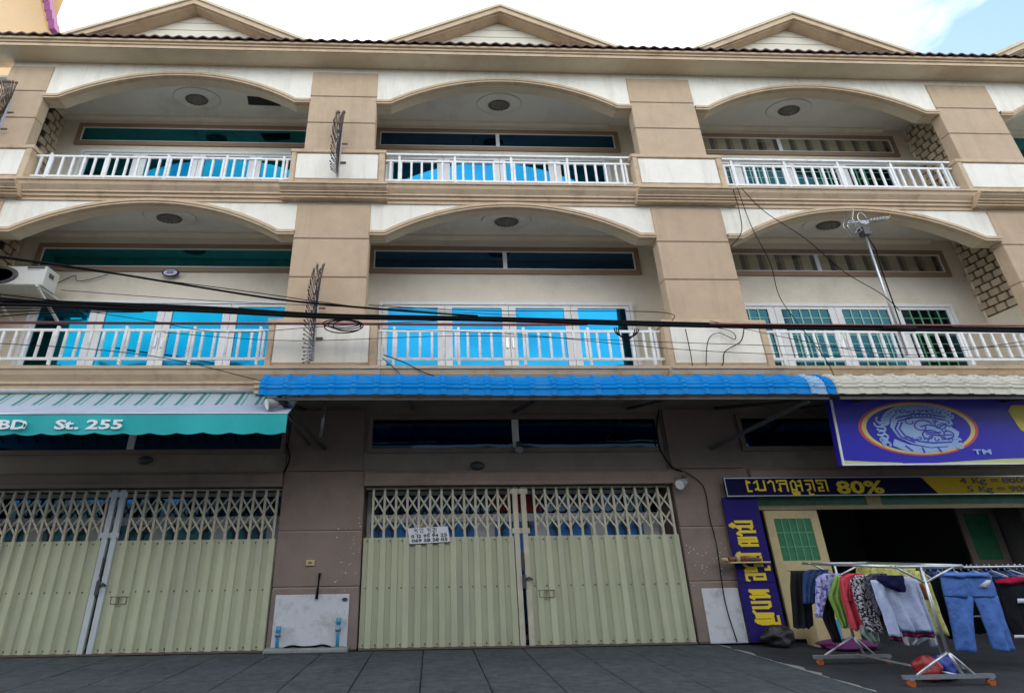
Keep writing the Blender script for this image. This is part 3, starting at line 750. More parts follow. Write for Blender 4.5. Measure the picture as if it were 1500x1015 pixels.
# fabric awning of the end house
fa = thing('fabric_awning', (-3.6, -.4, 3.6), 'striped fabric awning with teal scalloped valance and white street address lettering', 'awning')
ax0, ax1 = -8.6, .50
yF, zF, zV, yW, zW = -.72, 3.90, 3.53, .02, 4.50
def lerp(a, c, t): return a+(c-a)*t
def fab(t0, t1, m, nm):
    rows = []
    for k in range(61):
        x = lerp(ax0, ax1, k/60)
        rows.append([(x, lerp(yW, yF, t), lerp(zW, zF, t)-.05*math.sin(math.pi*t)+.008*math.sin(x*9+t*4)) for t in [lerp(t0, t1, j/8) for j in range(9)]])
    return MB().grid(rows).build(nm, m, fa)
fab(0, .48, M['stripe'], 'striped_cloth'); fab(.48, 1, M['pale'], 'pale_edge_cloth')
rows = []; nx = 360
for k in range(nx+1):
    x = lerp(ax0, ax1-.01, k/nx); ph = (x/.45) % 1
    sc = .034*(1-abs(math.sin(math.pi*ph)))
    col = []
    for j in range(7):
        t = j/6; col.append((x, yF-.012+.02*math.sin(x*3.1+1)*t+.012*math.sin(x*7.7)*t, lerp(zF, zV+sc, t)))
    rows.append(col)
val = MB().grid(rows).build('valance', M['teal'], fa)
for txt, u, sz, sx in (('BD', -6, .22, 1.7), ('1', 31, .10, 1.6), ('St. 255', 78, .22, 1.85)):
    p = P(u, 628 if txt != '1' else 627, yF-.05)
    letters(txt, sz, M['whiteprint'], .006, .006, sx, val, (p.x, yF-.045, p.z), (rad(90), 0, 0))
MB().tube([(ax0, yW-.03, zW+.03), (ax1, yW-.03, zW+.03)], .05, 10).build('roller', M['greytube'], fa)
MB().tube([(ax0, yF, zF), (ax1, yF, zF)], .022, 8).build('front_tube', M['galv'], fa)
for x in (ax1-.04, -6.0): MB().bar((x, yF, zF-.03), (x, 1.2, 3.75), .045).build('arm', M['steel'], fa)

# ------------------------------------------------------------------ signs
# big purple sign, leaning forward at its top
sx0, sx1 = 10.72, 16.4
def sp(x, z, d=0.0):
    """point on the leaning face, d proud of it"""
    t = (z-3.05)/(4.29-3.05); return Vector((x, -.16*t-d, z))
sg = thing('shop_sign', (13.5, 0, 3.05), 'large purple sign with round mask emblem hanging under the beige awning', 'sign')
b = MB()
fr = [sp(sx0, 3.05), sp(sx1, 3.05), sp(sx1, 4.29), sp(sx0, 4.29)]; bk = [q+Vector((0, .12, 0)) for q in fr]
b.quad(*fr); b.quad(*bk[::-1])
for k in range(4): b.quad(fr[k], bk[k], bk[(k+1) % 4], fr[(k+1) % 4])
b.build('panel', M['purple'], sg)
def strip(name, m, pts, d, parent):
    """flat print: outline of (x, z) lying on the leaning face"""
    bb = MB(); lo = [sp(x, z, .001) for x, z in pts]; hi = [sp(x, z, d) for x, z in pts]
    bb.quad(*hi); n = len(pts)
    for k in range(n): bb.quad(lo[k], lo[(k+1) % n], hi[(k+1) % n], hi[k])
    return bb.build(name, m, parent)
for pts in ([(sx0, 3.05), (sx1, 3.05), (sx1, 3.08), (sx0, 3.08)], [(sx0, 3.08), (sx0+.04, 3.08), (sx0+.04, 4.29), (sx0, 4.29)]): strip('edge_strip', M['signedge'], pts, .02, sg)
strip('lime_wave', M['lime'], [(sx0+.04, 3.085), (11.9, 3.085), (11.9, 3.095), (11.3, 3.115), (sx0+.04, 3.145)], .004, sg)
strip('lime_wave', M['lime'], [(12.5, 3.085), (sx1, 3.085), (sx1, 3.20), (13.9, 3.155), (13.2, 3.12)], .004, sg)
EC, ER, EZ = 12.37, 1.19, .515; ECZ = 3.735
def ell(r, n=56): return [(EC+ER*r*math.cos(2*math.pi*k/n), ECZ+EZ*r*math.sin(2*math.pi*k/n)) for k in range(n)]
em = strip('emblem', M['ringr'], ell(1.0), .004, sg)
strip('ring', M['ringy'], ell(.945), .007, em); strip('disc', M['purple'], ell(.87), .010, em)
# mask in profile: head, collar, crown, then purple cut lines
head = [(-.32,-.20),(-.40,.02),(-.36,.20),(-.24,.33),(-.05,.40),(.18,.41),(.36,.34),(.47,.22),(.50,.08),(.47,.00),(.56,-.10),(.53,-.20),(.46,-.24),(.48,-.33),(.34,-.40),(.10,-.42),(-.15,-.34)]
def E(p): return (EC+p[0]*ER*1.18, ECZ+.01+p[1]*EZ*1.70)
strip('mask', M['ice'], [E(p) for p in head], .014, em)
strip('mask_collar', M['ice'], [E(p) for p in ((-.38,-.24),(-.20,-.36),(.10,-.44),(.34,-.42),(.44,-.30),(.56,-.34),(.46,-.44),(.36,-.46),(.30,-.50),(0,-.54),(-.25,-.50),(-.42,-.38))], .0135, em)
def curl(cx, cz, r, a0, turns, w, mb, d=.013):
    n = int(10*abs(turns))+6; pts = []
    for k in range(n+1):
        t = k/n; a = a0+turns*2*math.pi*t; rr = r*(1-.75*t)
        pts.append(E((cx+rr*math.cos(a), cz+rr*math.sin(a))))
    for q_, ((xa, za), (xb, zb)) in enumerate(zip(pts, pts[1:])): mb.bar(sp(xa, za, d+.0005*(q_ % 3)), sp(xb, zb, d+.0005*(q_ % 3)), w, .006)
for k in range(19):
    a = math.pi*(.98-.86*k/18); b = MB(); curl(.03+.50*math.cos(a), .12+.35*math.sin(a), .085, a+1, .9, .036, b, .015); b.build('mask_curl', M['ice'], em)
for k in range(7): b = MB(); curl(-.52-.03*(k % 2), .16-.085*k, .075, 2.0+k*.6, .9, .036, b, .015); b.build('mask_curl', M['ice'], em)
for k in range(4): b = MB(); curl(.50+.03*(k % 2), -.28-.04*k, .06, k, .8, .028, b, .015); b.build('mask_curl', M['ice'], em)
b = MB()
curl(.05, .02, .16, .3, 1.0, .022, b, .018); curl(.33, .05, .11, 2.2, 1.0, .022, b, .018); curl(.38, -.14, .12, 3.6, 1.1, .022, b, .018)
curl(.12, -.18, .15, .2, .9, .022, b, .018); curl(-.10, .13, .10, 1.0, .9, .02, b, .018)
for pts in ([(-.28,.14),(-.05,.22),(.2,.22),(.4,.16)], [(-.30,.20),(-.05,.29),(.2,.29),(.41,.22)], [(-.22,.12),(-.28,-.02),(-.22,-.18),(-.05,-.29),(.15,-.33),(.42,-.31)],
            [(-.28,.12),(-.34,-.02),(-.28,-.20),(-.10,-.32)], [(.02,.02),(.14,.06),(.26,.02)], [(.30,.03),(.38,.06),(.45,.02)], [(.08,-.13),(.24,-.17),(.44,-.16)],
            [(.06,-.08),(.22,-.12),(.3,-.10)], [(-.25,-.38),(-.16,-.50)], [(-.02,-.42),(0,-.54)], [(.2,-.43),(.24,-.52)]):
    q = [E(p) for p in pts]
    for (xa, za), (xb, zb) in zip(q, q[1:]): b.bar(sp(xa, za, .018), sp(xb, zb, .018), .026, .006)
for k in range(11):
    x, z = E((-.24+.055*k, .245+.018*math.sin(k/10*math.pi))); b.bar(sp(x, z, .018), sp(x+.02, z, .018), .03, .006)
for k in range(9): curl(-.26+.075*k, .33+.03*math.sin(k/8*math.pi), .045, k*1.1, .8, .016, b, .018)
for k in range(8): curl(-.20+.085*k, -.22-.035*(k % 2), .045, k*1.7, .8, .016, b, .018)
for k in range(5): curl(.24+.06*k, .12-.09*(k % 3), .045, k*1.3, .8, .016, b, .018)
b.build('mask_lines', M['purple'], em)
letters('TM', .125, M['ice'], .004, .004, 2.0, sg, sp(13.34, 3.245, .010), (rad(97.35), 0, 0))
strip('yellow_letter_shade', M['steel'], [(14.36, 4.10), (14.5, 3.62), (14.75, 3.52), (16.2, 3.52), (16.2, 4.22), (14.5, 4.22)], .004, sg) if False else None
strip('yellow_letter', M['yellowprint'], [(14.26, 4.06), (14.36, 4.17), (15.6, 4.17), (15.6, 3.62), (14.52, 3.62), (14.40, 3.70)], .008, sg)

# Khmer lettering drawn as bold strokes on a 10-high grid (x, y)
GL = {
 'e':  (4, [[(1,10),(3,8.5),(1,8),(1.2,0),(3.2,0)]]),
 'b':  (8, [[(0.5,8),(2.5,10),(2.5,1),(6.5,1),(6.5,10)], [(2.5,3.2),(0.8,1.5)]]),
 'a':  (4, [[(0,8),(1.5,10),(3,8.5),(3,0)]]),
 'k':  (7, [[(0.5,8.5),(0.5,10),(6,10),(6,0)], [(1.8,7),(1.8,0),(0.6,1.6)], [(1.8,7),(6,7)]]),
 's':  (8, [[(0.6,0),(0.6,8),(2.2,10),(3.4,8.2),(3.4,0),(0.6,2)], [(3.4,5),(6.6,5)], [(6.6,10),(6.6,0)], [(5.2,9),(6.6,10)]]),
 'ng': (6, [[(0.5,10),(5,10),(5,0)], [(0.8,6.5),(2.8,6.5),(2.8,2),(0.8,0.4)]]),
 't':  (7, [[(0.5,8.5),(0.5,10),(6,10),(6,0)], [(0.9,7),(3.4,7),(3.4,3),(0.9,3),(0.9,0),(3.6,0)]]),
 'h':  (9, [[(0.6,10),(0.6,0.5),(3.4,0.5),(3.4,9),(5.6,9),(5.6,0)], [(5.6,9),(7.6,10)]]),
 'l':  (8, [[(0.6,8.4),(2,10),(2,0),(4.6,2.2),(4.6,8.5),(6.6,10),(6.6,0)]]),
 'ch': (7, [[(0.6,10),(0.6,4),(5,4),(5,0)], [(0.6,10),(3.4,8.2),(5.6,10)], [(2.6,8.4),(2.6,4)]]),
 'm':  (8, [[(0.6,0),(0.6,9),(2.2,10)], [(0.6,4.6),(4,4.6),(4,0)], [(4,4.6),(4,10)], [(4,0.4),(6.6,0.4),(6.6,10)]]),
 'n':  (6, [[(0.6,10),(0.6,2),(2,0.5),(4.6,0.5),(4.6,10)]]),
 'd':  (7, [[(0.5,9),(1.6,10),(5.6,10),(5.6,0),(2,0),(2,5.8),(4,5.8)]]),
 '_':  (4, []),
}
SUBS = {'u': [[(1.6,-1.2),(1.6,-3.4),(3.8,-3.4)]], 'ng2': [[(0.5,-1.4),(4.5,-1.4),(4.5,-3.2),(0.8,-3.2)]], 'o': [[(2,12),(3.4,13.4),(4.8,12),(3.4,10.9),(2,12)]], 'i': [[(0.6,11.2),(3,12.6),(5.4,11.2)]],
        'r': [[(-.6,9),(-1.6,7),(-1.6,-2.4),(3.6,-2.4)]], 'v': [[(5.4,10.8),(6.4,12.4),(7.2,11)]], 'none': []}
def khmer(name, seq, height, m, parent, origin, ux, uy, nrm, stretch=1.0, w=1.35, depth=.006):
    cur = 0; s = height/10
    for item in seq:
        b = MB(); g, *subs = item.split('+'); wd_, strokes = GL[g]; k = 0
        allst = list(strokes)+[st for q in subs for st in SUBS[q]]
        for st in allst:
            for (xa, ya), (xb, yb) in zip(st, st[1:]):
                A = Vector(origin)+ux*((cur+xa)*s*stretch)+uy*(ya*s); B = Vector(origin)+ux*((cur+xb)*s*stretch)+uy*(yb*s)
                e = (B-A).normalized()*w*s*.42; k += 1; o = Vector(nrm)*(-.0004*(k % 5))
                b.bar(A-e+o, B+e+o, w*s*1.05, depth, up=tuple(nrm))
        cur += wd_+.9
        if b.v: b.build('letter', m, parent)
XA, YA, ZA = Vector((1, 0, 0)), Vector((0, 1, 0)), Vector((0, 0, 1))
# long banner over the shop front
hb = thing('shop_banner', (12.5, 1.04, 2.6), 'navy and gold laundry price banner across the dark shop front', 'sign')
MB().box(8.98, 16.6, 1.05, 1.09, 2.615, 2.985).build('panel', M['navy'], hb)
ring(MB(), 8.98, 16.6, 2.615, 2.985, .018, 1.036, 1.049).build('frame', M['galv'], hb)
b = MB(); b.prism([(13.42, 2.634), (16.57, 2.634), (16.57, 2.966), (13.17, 2.966)], 1.043, 1.0495); b.build('gold_panel', M['goldpanel'], hb)
khmer('lettering', ['e', 'b', 'a', 'k', 's+ng2', 'ng+u', 't'], .205, M['gold'], hb, (9.40, 1.044, 2.715), XA, ZA, YA, 1.72, 1.5)
letters('80%', .345, M['gold'], .010, .006, 1.72, hb, (11.30, 1.044, 2.66), (rad(90), 0, 0))
for t, x, z in (('4 Kg = 8000', 13.96, 2.835), ('5 Kg = 9000', 14.05, 2.665)):
    letters(t, .165, M['inkblack'], .0025, .006, 1.85, hb, (x, 1.038, z), (rad(90), 0, 0))
# upright banner beside the door, lettering turned on its side
vb = thing('upright_banner', (9.3, 1.13, .08), 'blue upright banner with sideways gold lettering beside the laundry door', 'sign')
MB().box(8.91, 9.63, 1.13, 1.16, .03, 2.60).build('panel', M['navy2'], vb)
MB().box(8.905, 9.635, 1.118, 1.129, 1.03, 1.05).build('crease_batten', M['navy2'], vb)
khmer('lettering', ['h+r', 'n', 'l', '_', 'd', 'ch+u', 't+v', '_', 'm', 'a', 'b+o'], .36, M['gold'], vb, (9.44, 1.124, .36), ZA, -XA, YA, .62, 1.35)
# rent notice on the gate
nq = [(2.53, 2.085), (3.32, 2.115), (3.37, 1.83), (2.57, 1.795)]
no = thing('paper_notice', (2.95, 1.22, 1.8), 'white handwritten rental notice tied to the folding gate', 'notice')
b = MB(); b.prism([nq[3], nq[2], nq[1], nq[0]], 1.238, 1.244); b.build('sheet', M['paper'], no)
th = math.atan2(.03, .79); ux = Vector((math.cos(th), 0, math.sin(th))); uz = Vector((-math.sin(th), 0, math.cos(th)))
khmer('lettering', ['ch+u', 'd', '_', 'ch+u', 't+u'], .072, M['inkblack'], no, (2.66, 1.234, 2.00), ux, uz, YA, 1.75, 1.1, .004)
for t, x, z in (('012 95 94 25', 2.60, 1.905), ('069 58 58 05', 2.61, 1.825)):
    letters(t, .082, M['inkblack'], .002, .003, 1.62, no, (x, 1.234, z), (rad(90), -th, 0))

# ------------------------------------------------------------------ cables in front of the facade
def smooth(pts, n=8):
    out = []
    for i in range(len(pts)-1):
        p0, p1, p2, p3 = pts[max(i-1, 0)], pts[i], pts[i+1], pts[min(i+2, len(pts)-1)]
        for k in range(n):
            t = k/n
            out.append(.5*((2*p1)+(p2-p0)*t+(2*p0-5*p1+4*p2-p3)*t*t+(3*p1-p0-3*p2+p3)*t**3))
    out.append(pts[-1]); return out
def cable(label, px, r, y=-.8, m='blk', name='cable', group=None, n=6, ys=None):
    pts = [P(u, v, (ys[i] if ys else y)) for i, (u, v) in enumerate(px)]
    o = MB().tube(smooth(pts), r, n).build(name, M[m])
    return tag(o, label, 'cable', group)
bd = thing('cable_bundle', P(480, 464, -.8), 'thick black bundle of street cables strung along the whole row', 'cable')
for k, (dv, r) in enumerate(((0, .042), (-2.4, .028), (2.6, .028), (1, .032), (-1.2, .024))):
    px = [(-60, 437+k*3.5), (60, 443+dv+k), (300, 453+dv*1.2), (480, 463+dv*.8), (700, 467+dv*.7), (950, 474+dv*.8), (1200, 479.5+dv*.7), (1560, 484+dv)]
    MB().tube(smooth([P(u, v, -.8-.02*(k % 3)) for u, v in px]), r, 7).build('strand', M['blk'], bd)
MB().tube([P(1290, 481, -.83), P(1340, 482, -.83)], .06, 8).build('splice_wrap', M['blk'], bd)
lbl = 'slack black cable sloping down to the bundle by the air conditioner side'
G = 'thin wires crossing the facade'
cable('black cable slanting down past the air conditioner to join the thick bundle', [(-40, 370), (120, 393), (300, 422), (420, 440), (560, 453), (700, 463)], .020, -.95)
cable('thin twin wire beside the slanting cable over the end balcony', [(-40, 372), (170, 402), (340, 424), (520, 449), (640, 460)], .008, -.93)
fan = [((-60, 424), (100, 442), (260, 452)), ((-60, 452), (80, 452), (250, 456)), ((-60, 461), (70, 455), (230, 456)), ((-60, 470), (60, 459), (210, 457)), ((-60, 430), (120, 447), (280, 455))]
for f in fan: cable('black wire fanning out of the thick bundle below the air conditioner', f, .011, -.85, group='wires fanning out of the bundle')
cable('faded red conduit line above the balcony railings', [(-40, 472), (200, 473.5), (420, 474), (560, 474.5), (740, 475.5), (860, 475)], .028, -.5, 'red_cable')
cable('faded red cable riding on the thick bundle past the antenna', [(1040, 474.5), (1250, 476), (1400, 476.5), (1560, 477)], .018, -.86, 'red_cable')
for lab, px, r in (('thin wire sagging over the cyan doors to the middle house', [(90, 425), (300, 440), (520, 450), (760, 462)], .006),
               ('thin wire looping down across the cyan doors', [(120, 455), (220, 470), (330, 487), (480, 478), (640, 470)], .006),
               ('thin wire drooping low across the balcony panels', [(-20, 502), (140, 512), (260, 528), (390, 560)], .007),
               ('long thin wire level with the lower railings', [(240, 487), (430, 499), (700, 492), (1000, 502), (1300, 510), (1540, 506)], .006),
               ('thin wire across the middle balustrade to the antenna', [(560, 482), (760, 490), (1000, 512), (1250, 522), (1540, 524)], .006),
               ('thin wire above the bundle between the middle doors', [(540, 447), (700, 455), (960, 457), (985, 470)], .008),
               ('thin wire dropping behind the bundle toward the beige awning', [(1040, 470), (1180, 500), (1330, 520), (1500, 500)], .006)):
    cable(lab, px, r, -.6, group=None)
# coil hanging from the bundle in front of the column
co = thing('cable_coil', P(500, 480, -.8), 'black coil of spare cable hanging from the bundle by the spike fan', 'cable')
for k in range(4):
    cu, cv, ru, rv = 500+5*k % 13, 474+1.5*k, 27-2.5*(k % 3), 6+1.1*k
    MB().tube([P(cu+ru*math.cos(2*math.pi*t/22), cv+rv*math.sin(2*math.pi*t/22), -.84-.01*k) for t in range(23)], .011, 5).build('loop', M['blk'], co)
co = thing('cable_coil', P(922, 485, -.8), 'small black loop of cable hanging before the dark door pane', 'cable')
for k in range(3):
    MB().tube([P(918+(18-k*3)*math.cos(a*.3), 482+(12+k*1.5)*math.sin(a*.3), -.84-.01*k) for a in range(0, 12)], .012, 5).build('loop', M['blk'], co)
# wires that run down the wall round the third house
for lab, px, y, r in (('black wire hanging from the upper ledge past the arch springing', [(1074, 278), (1083, 310), (1086, 340), (1070, 362)], -.40, .009),
               ('black wire wandering down from the ledge to the curtained window and awning', [(1080, 275), (1100, 330), (1128, 385), (1140, 430), (1160, 462), (1205, 520), (1222, 550)], -.42, .008),
               ('black aerial lead swinging from the ledge to the antenna mast', [(1086, 276), (1120, 310), (1180, 350), (1235, 397), (1290, 430), (1318, 455)], -.42, .009),
               ('squiggly black wire on the white panel beside the third house', [(1004, 482), (1012, 520), (1016, 548)], -.12, .009),
               ('hooked black wire curling on the white panel under the bundle', [(1034, 548), (1037, 500), (1052, 488), (1076, 497), (1072, 486), (1040, 478)], -.12, .008),
               ('bent black wire hanging to the awning from the white panel', [(1090, 480), (1085, 500), (1062, 515), (1058, 535), (1040, 548)], -.12, .010),
               ('thin black wire trailing from the railing corner onto the blue awning', [(562, 520), (590, 530), (620, 545), (640, 552)], -.2, .010),
               ('thin black wire beside it trailing over the ledge', [(560, 524), (578, 540), (590, 552)], -.2, .007),
               ('grey lead running from the air conditioner along the wall', [(66, 424), (108, 404), (112, 411), (130, 410), (158, 402)], 1.44, .009),
               ('thin dark wire beside the lamp on the dark column', [(1002, 690), (1030, 712), (1040, 760), (1050, 800), (1062, 880), (1080, 940)], 1.20, .010)):
    cable(lab, px, r, y)
for px in ([(424, 690), (412, 696), (404, 700)], [(425, 640), (424, 672), (420, 690)]): pass
MB()
tag(MB().tube(smooth([P(u, v, 1.22) for u, v in ((420, 650), (424, 672), (415, 692), (404, 697))]), .018, 6).build('cable', M['blk']), 'short black lead hanging beside the dark column above the teal gate wall', 'cable')
tag(MB().tube(smooth([P(u, v, 1.22) for u, v in ((965, 600), (962, 630), (968, 660), (985, 684), (1000, 690))]), .016, 6).build('cable', M['blk']), 'black lead climbing the dark wall to the flood lamp', 'cable')

# ------------------------------------------------------------------ spike fans on the columns
def spike_fan(x, z0, z1, label):
    t = thing('spike_fan', (x, -.09, z0), label, 'spikes', 'spike fans against climbing')
    MB().box(x-.03, x+.03, -.13, -.09, z0, z1).build('bar', M['greytube'], t)
    n = 30; b2 = []
    for k in range(n):
        s = k/(n-1); z = z0+.04+(z1-z0-.06)*s; a = rad(-28+112*s**1.3)
        L = .55+.12*math.sin(math.pi*s)
        for dx in (-.055, .055):
            p0 = Vector((x, -.11, z)); p1 = p0+Vector((dx*1.2+random.uniform(-.02, .02), -math.cos(a)*L, math.sin(a)*L))
            bb = MB().tube([p0, p0.lerp(p1, .88)], .008, 4); d = (p1-p0).normalized()
            bb.tube([p0.lerp(p1, .86), p0.lerp(p1, .90), p1], [.006, .022, .002], 4)
            bb.build('spike', M['rusty'], t)
    for rr in (.28, .42):
        pts = []
        for k in range(n):
            s = k/(n-1); z = z0+.04+(z1-z0-.06)*s; a = rad(-28+112*s**1.3); pts.append((x, -.11-math.cos(a)*rr, z+math.sin(a)*rr))
        MB().tube(pts, .010, 5).build('hoop', M['greytube'], t)
    for s in (.3, .7): MB().box(x-.02, x+.16, -.10, -.07, lerp(z0, z1, s)-.015, lerp(z0, z1, s)+.015).build('bracket', M['rusty'], t)
spike_fan(.86, 9.58, 10.95, 'rusty spike fan on the upper column between the cyan and blue door houses')
spike_fan(.68, 5.10, 6.75, 'rusty spike fan on the lower column where the cable coil hangs')
spike_fan(-6.98, 10.45, 11.7, 'rusty spike fan on the end column of the row')

# ------------------------------------------------------------------ antenna
an = thing('tv_antenna', (12.72, -.05, 5.2), 'silver television antenna on a mast tied to the railing', 'antenna')
MB().tube([(12.72, -.06, 5.25), (12.72, -.08, 6.8), (12.71, -.12, 8.12)], .024, 8).build('mast', M['galv'], an)
MB().tube([(12.78, -.10, 5.9), (12.79, -.12, 7.2), (12.83, -.12, 7.75), (12.74, -.14, 8.05)], .012, 5).build('lead', M['blk'], an)
MB().box(12.64, 12.80, -.2, -.04, 8.10, 8.30).build('clamp', M['steel'], an)
MB().tube([(12.38, -.12, 8.42), (13.36, -.16, 8.55)], .020, 6).build('boom', M['galv'], an)
MB().box(12.66, 12.86, -.17, -.11, 8.40, 8.48).build('balun', M['greytube'], an)
for k in range(7):
    x = 12.9+.075*k; MB().tube([(x, -.22, 8.49+.012*k), (x, -.04, 8.49+.012*k)], .012, 5).build('director', M['galv'], an)
b = MB()
for k in range(9):
    z = 8.15+.075*k; b.tube([(12.42+.03*abs(k-4), -.26, z), (12.42+.03*abs(k-4), .04, z)], .006, 4)
for y in (-.25, .03): b.tube([(12.54, y, 8.15), (12.42, y, 8.45), (12.54, y, 8.75)], .009, 4)
b.build('reflector', M['galv'], an)
for y in (-.28, .02): MB().tube([(12.62+.1*math.cos(a*.6), y, 8.44+.16*math.sin(a*.6)) for a in range(11)], .010, 4).build('loop_element', M['galv'], an)

# ------------------------------------------------------------------ air conditioner, plaque
ax, az = -5.58, 7.13
ac = thing('air_conditioner', (-6.1, .9, 7.1), 'white air conditioner outdoor unit on a bracket over the end balcony', 'air conditioner')
MB().cbox(ax-1.35, ax+.10, .60, 1.02, az, az+.47, .02).build('casing', M['acw'], ac)
MB().lathe((ax-.86, .597, az+.235), [(.215, -.004), (.215, -.016), (.18, -.01), (.02, -.01)], 24, 'Y', 1.9).build('fan_grille', M['steel'], ac)
b = MB()
for k in range(5): b.lathe((ax-.86, .585, az+.235), [(.03+.04*k, 0), (.037+.04*k, -.004)], 24, 'Y', 1.9)
b.build('fan_rings', M['room'], ac)
MB().box(ax-.30, ax+.06, .588, .599, az+.405, az+.445).build('name_strip', M['steel'], ac)
MB().box(ax-.30, ax-.02, .592, .599, az+.365, az+.380).build('print_line', M['greytube'], ac)
MB().box(ax+.101, ax+.112, .72, .86, az+.26, az+.36).build('side_handle', M['room'], ac)
for x in (ax-1.0, ax+.02): MB().bar((x, .58, az-.025), (x, 1.5, az-.025), .05).bar((x, .62, az-.05), (x, 1.49, az-.5), .05).build('bracket', M['acw'], ac)
pq = thing('house_number_plaque', (-3.23, 1.40, 7.83), 'small oval enamel number plaque under the long teal window', 'plaque')
MB().lathe((-3.23, 1.39, 7.91), [(.10, .008), (.10, -.01), (.088, -.014)], 24, 'Y', 2.0).build('rim', M['navy2'], pq)
MB().lathe((-3.23, 1.375, 7.91), [(.082, .003), (.08, -.004)], 24, 'Y', 2.0).build('face', M['paper'], pq)
for z in (7.94, 7.89): MB().box(-3.31, -3.15, 1.366, 1.3705, z-.012, z+.012).build('print', M['navy2'], pq)

# ------------------------------------------------------------------ small things at street level
def flood(p, label, yaw=0):
    t = thing('flood_lamp', p, label, 'lamp'); p = Vector(p)
    MB().lathe(p+Vector((0, 0, .06)), [(.045, .10), (.05, .05), (.04, 0)], 10).build('bracket', M['steel'], t)
    c, s = math.cos(yaw), math.sin(yaw)
    d = Vector((-.8*c, -.5, -.35)).normalized(); q0 = p+Vector((.06, .02, .06))
    MB().tube([q0, q0+d*.10, q0+d*.28], [.05, .075, .11], 12).build('housing', M['bulb'], t)
    MB().tube([q0+d*.281, q0+d*.292], .095, 12).build('lens', M['signedge'], t)
flood(P(408, 592, -.55), 'grey flood lamp under the end of the blue awning')
flood(P(1003, 708, 1.12), 'grey flood lamp on the dark column beside the price banner')
bl = thing('bulb_lamp', (4.83, 1.2, 3.6), 'white bulb lamp hanging before the dark window over the gate', 'lamp')
MB().lathe((4.83, 1.18, 3.70), [(.05, .08), (.06, 0), (.04, -.02)], 10).build('socket', M['steel'], bl)
MB().lathe((4.83, 1.18, 3.60), [(.03, .08), (.085, .05), (.095, 0), (.05, -.06), (.01, -.07)], 12).build('bulb', M['bulb'], bl)
for x, lab in ((3.95, 'round dark fitting on the wall above the folding gate with the notice'), (-2.86, 'round dark fitting on the wall below the teal valance')):
    z = 3.30 if x > 0 else 3.46
    cm = thing('wall_fitting', (x, 1.28, z), lab, 'fitting')
    MB().lathe((x, 1.325, z), [(.09, 0), (.09, -.05), (.06, -.09), (.02, -.10)], 14, 'Y', 1.7).build('dome', M['steel'], cm)
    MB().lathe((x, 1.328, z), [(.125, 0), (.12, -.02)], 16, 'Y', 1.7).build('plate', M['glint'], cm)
sw = thing('switch_box', (.67, 1.22, 1.42), 'small yellowed socket box on the column between the gates', 'socket')
MB().cbox(.60, .76, 1.205, 1.238, 1.43, 1.53, .006).build('plate', M['yel'], sw); MB().box(.65, .71, 1.195, 1.204, 1.465, 1.50).build('socket', M['woodred'], sw)
pt = thing('base_panel', (.77, 1.22, 0), 'white painted panel at the foot of the column between the gates', 'panel')
MB().cbox(.09, 1.46, 1.222, 1.239, .004, .93, .006).build('board', M['patch'], pt); MB().lathe((1.38, 1.221, .84), [(.035, 0), (.03, -.02)], 10, 'Y', 1.6).build('knob', M['steel'], pt)
pt = thing('base_panel', (8.6, 1.22, 0), 'white painted panel at the foot of the column beside the upright banner', 'panel')
MB().cbox(8.20, 8.92, 1.222, 1.239, .0, .93, .006).build('board', M['patch'], pt)
MB().box(8.90, 8.905, 1.21, 1.2385, 0, .9).build('edge', M['patch'], pt)
pl = thing('concrete_plinth', (.7, 1.05, 0), 'low concrete plinth at the foot of the column between the gates', 'plinth')
MB().cbox(.02, 1.50, .98, 1.215, -.004, .075, .02).build('block', M['conc'], pl)
for x, h, lab in ((.22, .40, 'short blue plastic pipe stub standing on the concrete plinth'), (1.30, .52, 'taller blue plastic pipe with tap cap on the concrete plinth')):
    t = thing('water_pipe', (x, 1.15, .075), lab, 'pipe')
    MB().tube([(x, 1.15, .07), (x, 1.15, h)], .032, 10).build('pipe', M['pvc'], t)
    MB().tube([(x, 1.15, h-.08), (x, 1.15, h+.02)], .045, 10).build('cap', M['pvc'], t)
    MB().tube([(x, 1.15, h*.62), (x, 1.15, h*.62+.035)], .05, 10).build('collar', M['rusty'], t)
tag(MB().tube(smooth([Vector((x, 1.12, .09+.02*math.sin(x*14))) for x in (.35, .5, .7, .9, 1.05, 1.2)]), .02, 6).build('hose', M['blk']), 'black hose lying along the concrete plinth', 'hose')
tag(MB().tube([(.88, 1.20, 1.30), (.87, 1.19, 1.1), (.855, 1.20, .86)], [.022, .014, .030], 8).build('bell_cord', M['blk']), 'black strap hanging on the column above the white base panel', 'strap')
# little shelf with offerings on the column by the banner
sh = thing('offering_shelf', (8.95, 1.0, 1.36), 'small wooden shelf of red and orange offerings across the upright banner', 'shelf')
MB().box(8.72, 9.50, .93, 1.11, 1.375, 1.40).build('board', M['yel'], sh)
for k, (x, w, h, m) in enumerate(((8.80, .07, .09, 'woodred'), (8.93, .05, .13, 'cross'), (9.05, .10, .10, 'woodred'), (9.2, .12, .08, 'rusty'), (9.33, .06, .06, 'woodred'), (8.66, .06, .07, 'cross'))):
    t = thing('offering_cup', (x, 1.02, 1.40), ['red cup of joss sticks on the offering shelf', 'tall tan jar on the offering shelf', 'wide red bowl in the middle of the offering shelf', 'low rusty tin on the offering shelf',
                   'little red cup at the far end of the offering shelf', 'tan cup hung off the column end of the offering shelf'][k], 'cup')
    MB().lathe((x, 1.02, 1.40), [(w*.6, 0), (w, h*.5), (w*.9, h), (w*.8, h), (w*.7, h*.4)], 12).build('cup', M[m], t)
bagm = mat('black_plastic_bag', (.008, .008, .010), .5, .2, 5, .9, 9)
